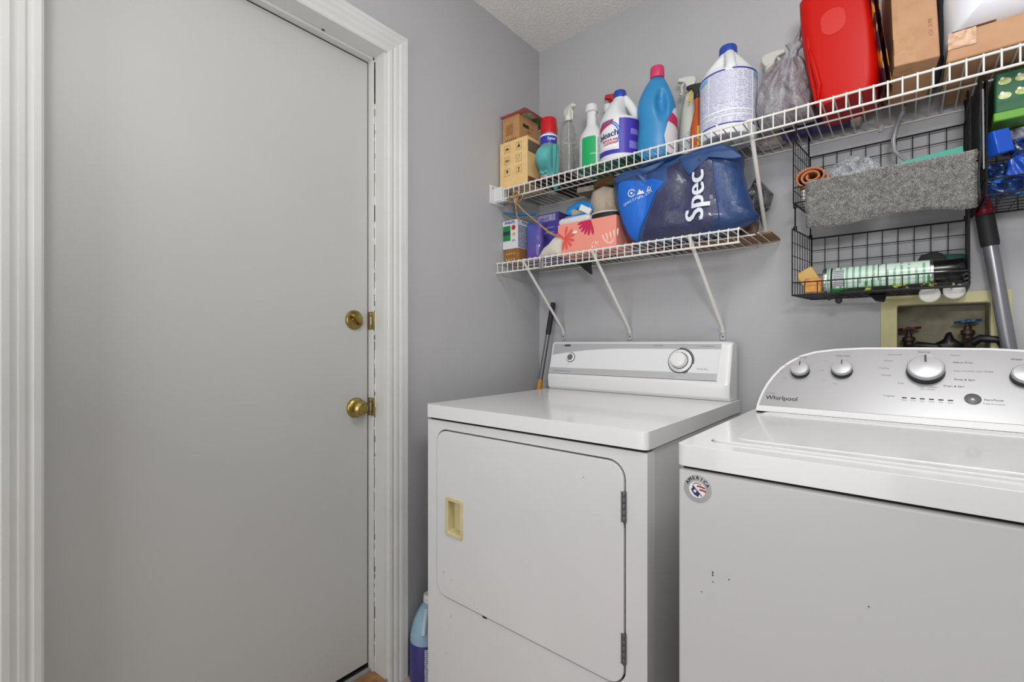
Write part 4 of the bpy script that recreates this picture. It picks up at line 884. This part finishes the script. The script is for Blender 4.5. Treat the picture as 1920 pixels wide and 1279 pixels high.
# ------------------------------------------------------------------ hanging baskets
def basket(label, x0, x1, yb, yf, zb, zt, zf, vb, hb, name='wire_basket', fl=(0, 0), hooks=None, links=None):
    t = thing(name, label, 'wire basket', ((x0+x1)/2, (yb+yf)/2, zb)); rw, rf = .0012, .0024
    protos = {}
    def wire(pts, r, key=None, nm='wire'):
        if key and key in protos:
            o0, p0 = protos[key]; o = o0.copy(); link(o); o.parent = t; o.location = Vector(pts[0])-p0; return o
        o = B().tube(pts, r, 6).done(nm, wireb, t)
        if key: protos[key] = (o, Vector(pts[0]))
    n = vb
    for k in range(1, n): x = x0+(x1-x0)*k/n; wire([(x, yb, zb), (x, yb, zt)], rw, 'bv')
    for k in range(1, hb): z = zb+(zt-zb)*k/hb; wire([(x0, yb, z), (x1, yb, z)], rw, 'bh')
    for xx, dx in ((x0, fl[0]), (x1, fl[1])):
        for k in range(1, 8): q = k/8; wire([(xx+dx*q, yb+(yf-yb)*q, zb), (xx+dx*q, yb+(yf-yb)*q, zt)], rw*.9, 'sv')
        for k in range(1, hb): z = zb+(zt-zb)*k/hb; wire([(xx, yb, z), (xx+dx, yf, z)], rw*.9, 'sh%.3f' % dx)
        wire([(xx, yb, zb), (xx, yb, zt)], rf, 'cv', 'frame'); wire([(xx+dx, yf, zb), (xx+dx, yf, zt)], rf*.8, 'cv2', 'frame'); wire([(xx, yb, zt), (xx+dx, yf, zt)], rf*.9, None, 'frame'); wire([(xx, yb, zb), (xx+dx, yf, zb)], rf, None, 'frame')
    nf = 12
    for k in range(1, nf):
        q = k/nf; xb = x0+(x1-x0)*q; x = xb+fl[0]+(fl[1]-fl[0])*q; wire([(x, yf, zb), (x, yf, zf)], rw, 'fv'); wire([(xb, yb, zb), (x, yf, zb)], rw)
    for k in range(1, 6): q = k/6; y = yb+(yf-yb)*q; wire([(x0+fl[0]*q, y, zb), (x1+fl[1]*q, y, zb)], rw)
    for (y, z, r, q) in ((yb, zt, rf, 0), (yf, zf, rf*.8, 1), (yf, zb, rf, 1), (yb, zb, rf, 0)): wire([(x0+fl[0]*q, y, z), (x1+fl[1]*q, y, z)], r, None, 'frame')
    for (x, y) in hooks or []:
        B().tube([(x, y, zt), (x, y-.004, 1.70), (x, y-.004, 1.740), (x, y+.008, 1.748), (x, y+.020, 1.740), (x, y+.022, 1.732)], .0024, 6).done('hook', wireb, t)
    for (x, y, za) in links or []:
        B().tube([(x, y, zt), (x, y, za)], .0022, 6).lathe([(.005, -.006), (.005, .006)], (x, y, zt+.004), 8).lathe([(.005, -.006), (.005, .006)], (x, y, za-.004), 8).done('link', wireb, t)
    return t
bu = basket('black wire basket under the upper shelf with gray towel over its front', 1.058, 1.402, -.022, -.205, 1.502, 1.682, 1.545, 10, 5, fl=(-.016, -.002), hooks=[(1.044, -.17), (1.402, -.10), (1.058, -.045), (1.402, -.045)])
bl_ = basket('lowest black wire basket holding a lying black-capped aerosol can', 1.062, 1.405, -.022, -.205, 1.243, 1.430, 1.278, 10, 5, fl=(-.023, -.008), links=[(1.043, -.185, 1.502), (1.060, -.03, 1.502), (1.398, -.185, 1.502), (1.405, -.03, 1.502)])
# towel draped over front rail
tm = mat('gray_terry', '9A9896', .95, col2='7E7C7A', cscale=110, bump=1, bscale=260, detail=6)
def tw_(i, j):
    edge = .004*nz(j*5, 1, 8, 2)
    x_ = 1.074+.334*i+edge*(1-2*i)
    if j < .2: k = j/.2; y_, z_ = -.165-.040*k, 1.522+.029*math.sin(k*PI/2)
    else: k = (j-.2)/.8; y_, z_ = -.213-.006*math.sin(PI*k)-.004*k, 1.551-(.124+.006*math.sin(i*7+.5)+.005*nz(i*6, 3, 1))*k
    z_ += .004*nz(i*5, 7, 2)
    d_ = .0022*nz(x_*130, z_*130, y_*60)+.006*nz(x_*16, z_*12, 3)
    if j > .2: d_ -= .006*math.exp(-((i-.86-.05*math.sin(k*2.2))/.022)**2)*math.sin(PI*min(1, k*.9+.1))
    return Vector((x_, y_-d_, z_))
t = thing('hand_towel', 'fuzzy gray microfiber towel hung over the middle basket front', 'towel', (1.24, -.19, 1.42))
B().grid(120, 60, tw_).done('cloth', tm, t, solid=.006)
def pile(name, f, n, m_, par, ln=.005, nrm=Vector((0, -1, 0)), lo=0, hi=1, w=.0009):
    b = B()
    for _ in range(n):
        i, j = random.random(), lo+(hi-lo)*random.random(); p = Vector(f(i, j))
        if nrm: p -= Vector((0, .003, 0))
        d_ = (nrm+Vector((random.gauss(0, .7), random.gauss(0, .3), random.gauss(-.35, .7)))).normalized()*ln*random.uniform(.5, 1.2)
        sd = d_.cross(Vector((random.random(), random.random(), random.random()))).normalized()*w
        b.bm.faces.new([b.bm.verts.new(q) for q in (p-sd, p+sd, p+d_)])
    return b.done(name, m_, par, smooth=False, kind='stuff')
pile('pile', tw_, 17000, mat('terry_fibre', 'B2B0AD', .9, col2='8B8885', cscale=60), t, lo=.17)
pile('hem', lambda i, j: tw_(i, 1-.02*j), 1600, mat('terry_fibre', 'A19F9C', .9), t, .006); pile('hem', lambda i, j: tw_(.01*i+(.99 if random.random() < .5 else 0), .2+.8*j), 1200, mat('terry_fibre', 'A19F9C', .9), t, .006)
# orange rolled cloth (spiral)
oc_ = mat('orange_felt', 'BE7F58', .9, bump=.3, bscale=200, col2='B2734D', cscale=20)
P = []
for k in range(64):
    th = k/63*2*PI*2.6; rr = .008+.0255*k/63; P.append((1.082+rr*1.25*math.cos(th+2.4), 1.5745+rr*.92*math.sin(th+2.4)))
b = B(); b.grid(63, 8, lambda i, j: (P[round(i*63)][0], -.185+.10*j, P[round(i*63)][1]))
t = b.done('rolled_cloth', oc_, solid=.0045); tag(based(t, (1.082, -.135, 1.546)), 'rolled orange felt cloth at left end of middle basket', 'cloth')
# fluffy gray cloth
t = thing('fluffy_cloth', 'fluffy light gray cloth behind towel, next to orange roll', 'cloth', (1.17, -.135, 1.505))
fm = mat('fluffy_gray', 'D2D4D8', .95, col2='7d8084', cscale=60, bump=1, bscale=200, thr=(.5, .75))
fp_ = Pillow([(1.110, 1.507), (1.235, 1.507), (1.232, 1.585), (1.208, 1.610), (1.168, 1.622), (1.134, 1.608), (1.112, 1.58)], -.135, .03, .035, .012, 60, 91, n=120, K=24, ridge=.01)
fp_.build('body', fm, t)
def ff(i, j):
    q = fp_.rs[int(i*fp_.n) % fp_.n]; u = j**.5; xx = fp_.c[0]+(q[0]-fp_.c[0])*u; zz = fp_.c[1]+(q[1]-fp_.c[1])*u
    return (xx, fp_.yy(xx, zz, u, -1)+.003, zz)
pile('pile', ff, 5000, mat('fluff_fibre', 'DADCE0', .9, col2='a8abb0', cscale=60), t, .006)
b = B()
for k in range(4): b.box(1.060, 1.105, -.178, -.12, 1.506+k*.0095, 1.5135+k*.0095)
t = b.done('folded_rag', mat('rag_white', 'D8D8D6', .9)); tag(based(t, (1.08, -.15, 1.505)), 'folded white rag under the orange roll', 'cloth')
for k in range(2):
    t = B().box(1.275, 1.394, -.150+.03*k, -.142+.03*k, 1.504, 1.583+.006*k, ry=math.radians(-5)).done('notebook', mat('teal_cover', '3FA893', .45), bevel=.001)
    tag(based(t, (1.335, -.147+.03*k, 1.504)), 'thin teal plastic folder standing '+('behind towel, the front one' if k == 0 else 'behind the first folder'), 'folder', 'teal folders in the middle basket')
# clear hose hanging
t = B().tube([(1.284, -.080, 1.765), (1.278, -.082, 1.73), (1.264, -.085, 1.690), (1.258, -.088, 1.655), (1.262, -.092, 1.625), (1.280, -.10, 1.598), (1.302, -.11, 1.572), (1.315, -.12, 1.54)], .006, 12, rads=[.006, .006, .006, .006, .0055, .0035, .0035, .0035]).done('clear_hose', mat('smoky_tube', 'A6A6AA', .15, trans=.3, coat=.5))
tag(based(t, (1.31, -.12, 1.53)), 'translucent gray hose curving down into the middle basket', 'hose')
# lower basket goods
y = -.134; r = .0365; zc = 1.2835
t = thing('aerosol_can', 'aerosol can with green fine print label and black cap, lying in basket', 'spray can', (1.25, y, zc-r))
B().lathe([(.8*r, 0), (.96*r, .002), (r, .006), (.96*r, .012)], (1.104, y, zc), 32, axis='x').done('can_rim', chrome, t)
lab = stripes('green_fine_print', 'CFE3D5', '86B094', 70, 0, .62, 22, .2, .6)
B().lathe([(.965*r, .010), (.97*r, .226)], (1.104, y, zc), 40, axis='x').done('label', lab, t)
B().lathe([(.985*r, .226), (r, .229), (.985*r, .233), (.9*r, .234)], (1.104, y, zc), 32, axis='x').done('seam_ring', chrome, t)
B().lathe([(.93*r, .233), (.94*r, .285), (.90*r, .289), (.01*r, .29)], (1.104, y, zc), 32, axis='x').done('cap', mat('black_gloss', '131314', .15), t)
def cx_(x_): return lambda u, v: (x_+u, y+(r*.972)*math.sin(-PI/2+0-(v)/r)*1.0 if False else y-r*.978*math.cos(v/r), zc+r*.978*math.sin(v/r))
flat([rect(0, .005, -.045, .045)], blackink, t, cx_(1.124), 'black_band', .006); flat([rect(.0, .024, -.02, .03)], stripes('barcode_gray', 'C8CACC', '77797c', 200, 2, .4, 100, .3, .7), t, cx_(1.131), 'gray_panel', .006)
flat([rect(0, .0018, -.01, .045), rect(.016, .0178, -.028, .045)], blackink, t, cx_(1.228), 'black_rule', .006)
flat([rect(-.055, .155, -.045, -.028)], mat('leaf_green2', '2E8A46', .3), t, cx_(1.18), 'green_band', .006)
flat([rect(.02, .026, -.026, -.012), rect(.034, .037, -.026, -.008), rect(.145, .150, -.026, -.004)], mat('leaf_green2', '2E8A46', .3), t, cx_(1.18), 'green_mark', .006)
opk = mat('orange_foil', 'D09A3C', .35, col2='B8662a', cscale=40)
for k, (x_, z_, w_, h_, ry_, m_, lb) in enumerate(((1.083, 1.270, .042, .042, .05, opk, 'orange sachet standing at the left end of lowest basket'), (1.072, 1.290, .045, .066, -.5, mat('tan_foil', 'C9A35C', .5), 'tan sachet leaning behind orange sachet'), (1.108, 1.266, .026, .036, .35, mat('lime_foil', 'B9C27A', .35, col2='5b7a3a', cscale=60), 'lime striped sachet beside the can base'))):
    t = B().box(x_-w_/2, x_+w_/2, -.165+.02*k, -.155+.02*k, z_-h_/2+.002, z_+h_/2, ry=ry_).done('sachet', m_, bevel=.003); tag(based(t, (x_, -.16+.02*k, z_-h_/2)), lb, 'sachet')
t = Pillow([(1.12, 1.244), (1.40, 1.246), (1.40, 1.262), (1.12, 1.258)], -.10, .065, .06, .004, 60, 94, n=120, K=14, ridge=.012, pw=5).build('garden_gloves', mat('black_yellow_fabric', '1c1d16', .8, col2='a8ad4a', cscale=45, bump=.4, bscale=100, thr=(.56, .62)))
tag(based(t, (1.26, -.1, 1.244)), 'black and yellow fabric lying under the can in lowest basket', 'gloves')
t = Pillow([(1.305, 1.250), (1.372, 1.250), (1.372, 1.335), (1.345, 1.352), (1.315, 1.345), (1.300, 1.31)], -.052, .02, .02, .003, 30, 95, n=60, K=10).build('dark_pad', mat('charcoal_felt', '3a3b3a', .9)); tag(based(t, (1.33, -.052, 1.25)), 'rounded charcoal pad behind the black can cap', 'pad')
t = Pillow([(1.362, 1.262), (1.400, 1.262), (1.400, 1.338), (1.362, 1.342)], -.06, .012, .012, .003, 30, 96, n=50, K=8).build('teal_rag', mat('dark_teal_cloth', '2d5f57', .9)); tag(based(t, (1.385, -.06, 1.262)), 'dark teal rag behind the black can cap', 'cloth')
for k, (x_, z_) in enumerate(((1.33, 1.232), (1.375, 1.238))):
    t = B().lathe([(.019, 0), (.021, .002), (.020, .005), (.001, .006)], (x_, -.148, z_), 24, axis='y').done('white_cap', mat('dirty_white', 'C9C7C1', .5)); tag(based(t, (x_, -.145, z_-.02)), 'round off-white lid poking through basket floor, '+('left one' if k == 0 else 'right one'), 'lid', 'white lids in the lowest basket')
t = Pillow([(1.205, 1.2415), (1.245, 1.2415), (1.243, 1.228), (1.240, 1.218), (1.222, 1.222)], -.12, .006, .006, .001, 40, 97, n=40, K=6).build('black_tab', mat('black_fabric', '141216', .9)); tag(based(t, (1.225, -.12, 1.218)), 'black fabric tab drooping through the lowest basket floor', 'strap')
for x_, z_, r_, lb in ((1.142, 1.226, .0085, 'larger black round hook end under lowest basket'), (1.120, 1.234, .006, 'smaller black round hook end under lowest basket')):
    t = B().lathe([(.001, -r_)]+[(r_*math.sin(PI*k/8), -r_*math.cos(PI*k/8)) for k in range(1, 8)]+[(.001, r_)], (x_, -.15, z_), 14).tube([(x_, -.15, z_), (x_+.002, -.15, 1.242)], .0018, 6).done('hook_ball', dark); tag(based(t, (x_, -.15, z_-r_)), lb, 'hook')
b = B()
for k in range(3): b.tube([(1.388+.003*(k % 2), -.165, 1.250+.011*k), (1.401, -.160, 1.255+.011*k), (1.402, -.13, 1.258+.010*k)], .003, 6)
t = b.done('chain_coil', mat('dark_chrome', '6c6c70', .25, .8)); tag(based(t, (1.396, -.15, 1.248)), 'shiny metal coil beside the can cap in lowest basket', 'chain')

# right-hand basket with blue packages
br = basket('black wire basket at right frame edge stuffed with blue packages', 1.423, 1.76, -.022, -.235, 1.440, 1.700, 1.475, 9, 6, hooks=[(1.423, -.20), (1.423, -.06), (1.76, -.1)])
t = thing('mesh_organizer', 'black mesh pocket hanging between the two upper baskets', 'organizer', (1.414, -.12, 1.46))
b = B(); b.grid(30, 40, lambda i, j: (1.413+.004*nz(i, j, 2, 3), -.232+.20*i+.004*nz(1, j, 4, 4)*(1-i), 1.432+.282*j)); b.done('mesh_panel', mat('black_mesh', '19191b', .8, col2='2c2b2b', cscale=60, bump=.6, bscale=150), t, solid=.004)
for yy in (-.237, -.14): B().tube([(1.418, yy, 1.50), (1.4165, yy, 1.68)], .0016, 6).done('zip_edge', mat('gray_piping', '8d8d8f', .5), t)
gm = mat('box_green', '1E5A38', .35, col2='235f3e', cscale=8)
t = thing('dish_pod_box', 'dark green box with leafy lime motifs in the right basket', 'box', (1.52, -.17, 1.6))
B().box(1.436, 1.62, -.225, -.11, 1.622, 1.712).done('body', gm, t, bevel=.004); B().box(1.434, 1.622, -.227, -.108, 1.604, 1.624).done('tray', mat('lime_green', '5C9A2E', .35), t, bevel=.003)
f = lambda u, v: (u, -.2256, v)
for cx0_, cz0_ in ((1.452, 1.690), (1.452, 1.658), (1.478, 1.690), (1.478, 1.660), (1.504, 1.690), (1.504, 1.66)):
    flat([circ(cx0_, cz0_, .0105, 16, .0075)], mat('lime_fruit', '9FB53E', .4, col2='d8dcb0', cscale=120), t, f, 'lime_motif'); flat([circ(cx0_-.004, cz0_+.007, .0032, 10)], whiteprint, t, lambda u, v: (u, -.2259, v), 'white_flower')
bb = mat('royal_blue_film', '1F55C4', .22, coat=.3); bb2 = mat('blue_white_film', '1C48A8', .25, col2='DDE2EC', cscale=16, coat=.3, thr=(.60, .63)); bb3 = mat('navy_film', '16305f', .25, col2='2f74c8', cscale=24, coat=.3, thr=(.5, .56))
t = thing('blue_carton', 'bright blue cube carton tilted at the left of right basket', 'box', (1.447, -.205, 1.535), world=False, rot=(0, math.radians(-14), math.radians(35)))
B().box(-.017, .017, -.017, .017, 0, .052).done('body', bb, t, bevel=.002)
for (x0_, x1_, z0_, z1_, yy, m_, lb, sd) in ((1.430, 1.54, 1.443, 1.486, -.17, bb3, 'crumpled navy wrapper at the bottom left of right basket', 1), (1.462, 1.60, 1.476, 1.532, -.19, bb2, 'blue and white glossy packet in middle of right basket', 2), (1.455, 1.60, 1.536, 1.576, -.16, bb3, 'navy patterned packet beneath the dark green box', 3), (1.545, 1.66, 1.445, 1.475, -.19, bb2, 'blue and white packet low in right basket', 4), (1.455, 1.60, 1.572, 1.603, -.15, mat('film_white', 'B9B6C4', .3, col2='23305e', cscale=30), 'pale crinkled film just under the green box', 5), (1.428, 1.47, 1.486, 1.530, -.15, bb3, 'navy film scrap behind the bright blue carton', 6)):
    P_ = []
    n_ = 28
    for k in range(n_):
        th = 2*PI*k/n_; cx2, cz2, hx, hz = (x0_+x1_)/2, (z0_+z1_)/2, (x1_-x0_)/2, (z1_-z0_)/2
        q = 1+.16*noise.noise(Vector((math.cos(th)*2.5, math.sin(th)*2.5, sd*7.3)))
        P_.append((cx2+hx*q*abs(math.cos(th))**.5*(1 if math.cos(th) > 0 else -1), cz2+hz*q*abs(math.sin(th))**.5*(1 if math.sin(th) > 0 else -1)))
    t = Pillow(P_, yy, .014, .018, .006, 40, sd*13, n=120, K=24, ridge=.030, pw=8, pleat=((x0_+x1_)/2-.08, (z0_+z1_)/2+.05, 23, .003)).build('packet', m_)
    tag(based(t, ((x0_+x1_)/2, yy, z0_)), lb, 'packet')

# extending pole beside the baskets
def pole(name, label, p0, p1, parts, cat='pole'):
    """parts: (name, t0, t1, radii, material)"""
    t = thing(name, label, cat, p0); A, D = Vector(p0), Vector(p1)
    for nm, rows, m_ in parts:
        B().tube([A+(D-A)*u for u, r_ in rows], .01, 20, rads=[r_ for u, r_ in rows]).done(nm, m_, t)
    return t
pole('extension_pole', 'gray extension pole with black grip and red collar beside baskets', (1.503, -.037, .92), (1.430, -.052, 1.485),
     [('tube', [(0, .0148), (.78, .0148), (.80, .0145)], mat('gray_aluminium_tube', '8A8A90', .3, .5)), ('grip', [(.765, .0165), (.78, .0182), (.90, .0178), (.915, .0168)], mat('black_grip', '28282a', .6)), ('collar', [(.91, .0175), (.93, .0185), (.975, .0155), (1, .010)], mat('red_collar', 'A81C2C', .3))])
# paint pole leaning in the corner behind the dryer
pole('extension_pole', 'slim dark pole with orange end leaning in corner behind dryer', (.022, -.175, .40), (.092, -.022, 1.286),
     [('tube', [(0, .0095), (.86, .0095)], mat('dark_gray_tube', '6f7178', .3, .4)), ('orange_section', [(.50, .0105), (.515, .011), (.612, .011), (.62, .0105)], mat('orange_plastic', 'C98A2E', .4)), ('grip', [(.84, .0105), (.86, .0118), (.97, .0118), (1, .010)], mat('black_grip', '28282a', .6))])

# ------------------------------------------------------------------ washer outlet box
t = thing('washer_outlet_box', 'cream recessed valve box in the wall behind the washer', 'outlet box', (1.36, 0, .93))
cf = mat('yellowed_frame', 'CFC898', .5, col2='C6BE8B', cscale=14)
B().plate(rrect(1.229, 1.490, .92, 1.245, .004, 3), [rrect(1.265, 1.452, .94, 1.216, .007, 4)], lambda u, v: (u, -.008, v), lambda u, v: (u, -.0003, v)).done('frame', cf, t, bevel=.0015)
inr = mat('dusty_beige', 'A39D86', .8, col2='8D8873', cscale=26, bump=.5, bscale=80)
B().plate(rrect(1.2635, 1.4535, .9315, 1.2165, .006, 4), [rrect(1.2665, 1.4505, .9345, 1.2135, .006, 4)], lambda u, v: (u, -.001, v), lambda u, v: (u, .095, v)).box(1.2635, 1.4535, .092, .097, .9315, 1.2165).done('recess', inr, t)
def valve(x_, z_, m_, lb, hosem):
    v = thing('water_valve', lb, 'valve', (x_, .045, z_-.05)); W_ = B()
    hw = [(.0, 0)]
    P = [((.024+.0035*math.cos(6*2*PI*k/48))*math.cos(2*PI*k/48), (.024+.0035*math.cos(6*2*PI*k/48))*math.sin(2*PI*k/48)) for k in range(48)]
    B().plate(P, [circ(.0, .0, .004, 10)]+[circ(.0135*math.cos(q), .0135*math.sin(q), .0042, 8) for q in (0, 1.57, 3.14, 4.71)], lambda u, w2: (x_+u, .045+w2, z_-.003+u*.12), lambda u, w2: (x_+u, .045+w2, z_+.004+u*.12)).done('hand_wheel', m_, v, bevel=.001)
    bm_ = mat('old_bronze', '4b3a32', .5, .5)
    B().lathe([(.004, .006), (.0045, -.012), (.0075, -.013), (.0085, -.022), (.014, -.024), (.015, -.034), (.011, -.038), (.011, -.07)], (x_, .045, z_), 12).done('stem', bm_, v)
    B().tube([(x_, .045, z_-.055), (x_, .01, z_-.06), (x_+.0, -.008, z_-.075)], .012, 12).done('spout', bm_, v)
    B().tube([(x_, .0, z_-.062), (x_+.02, -.012, z_-.046), (x_+.055, -.016, z_-.050), (x_+.075, -.020, z_-.10), (x_+.08, -.022, z_-.16)], .0105, 12).done('supply_hose', hosem, v)
hoses = mat('black_rubber_hose', '1c1c1e', .4)
valve(1.291, 1.149, mat('maroon_wheel', '5a1c30', .5), 'water valve with dark red hand wheel at left of outlet box', hoses)
valve(1.413, 1.167, mat('blue_wheel', '23507e', .45), 'water valve with blue hand wheel at right of outlet box', hoses)
t = Pillow([(1.335, 1.06), (1.40, 1.06), (1.405, 1.105), (1.385, 1.120), (1.378, 1.140), (1.368, 1.135), (1.362, 1.118), (1.34, 1.105)], .015, .015, .015, .003, 30, 99, n=60, K=8).build('drain_hose', mat('black_plastic_bag', '19191b', .35)); tag(based(t, (1.37, .015, 1.06)), 'black drain hose end with tab in the middle of outlet box', 'hose')

# ------------------------------------------------------------------ jug on the floor
x, y, h = .062, -.700, .262
t = thing('jug', 'translucent blue jug with white cap on floor beside the dryer', 'jug', (x, y, 0))
bj = mat('translucent_blue', 'A9C8DC', .2, trans=.2, ior=1.3, col2='95BAD3', cscale=12)
def fj(px, py, pz): return px*.86, py, pz
pf = [(.060, .001), (.066, .006), (.067, .03), (.067, .145), (.064, .16), (.055, .19), (.042, .215), (.028, .236), (.018, .243), (.0175, .250)]
B().lathe(pf, (x, y, 0), 40, fn=fj).done('body', bj, t)
B().lathe([(.0672, .002), (.0685, .01), (.0685, .128), (.0675, .13)], (x, y, 0), 40, fn=fj, caps=False).done('label', mat('indigo_label', '3C3A78', .35), t)
a = facing(x, y)
flat([rect(-.012, .045, .0, .118)], stripes('floor_jug_text', 'C9CAD6', '8487a0', 150, 2, .45, 140, .4, .58), t, lambda u, v: (x+.0695*.87*math.cos(a+u/.0695), y+.0695*math.sin(a+u/.0695), .004+v), 'fine_print', .008)
P = [(.058, .165), (.050, .190), (.038, .212), (.026, .232)]
B().tube([(x+p*.86*math.cos(a-.25)*1.05, y+p*math.sin(a-.25)*1.05, z_) for p, z_ in P], .009, 10).done('handle', mat('handle_pale_blue', 'B4CCDB', .3), t)
B().lathe([(.0195, .244), (.021, .247), (.020, .266), (.018, .270), (.0005, .2703)], (x, y, 0), 24).done('cap', mat('cap_white', 'DEDEDE', .4), t)
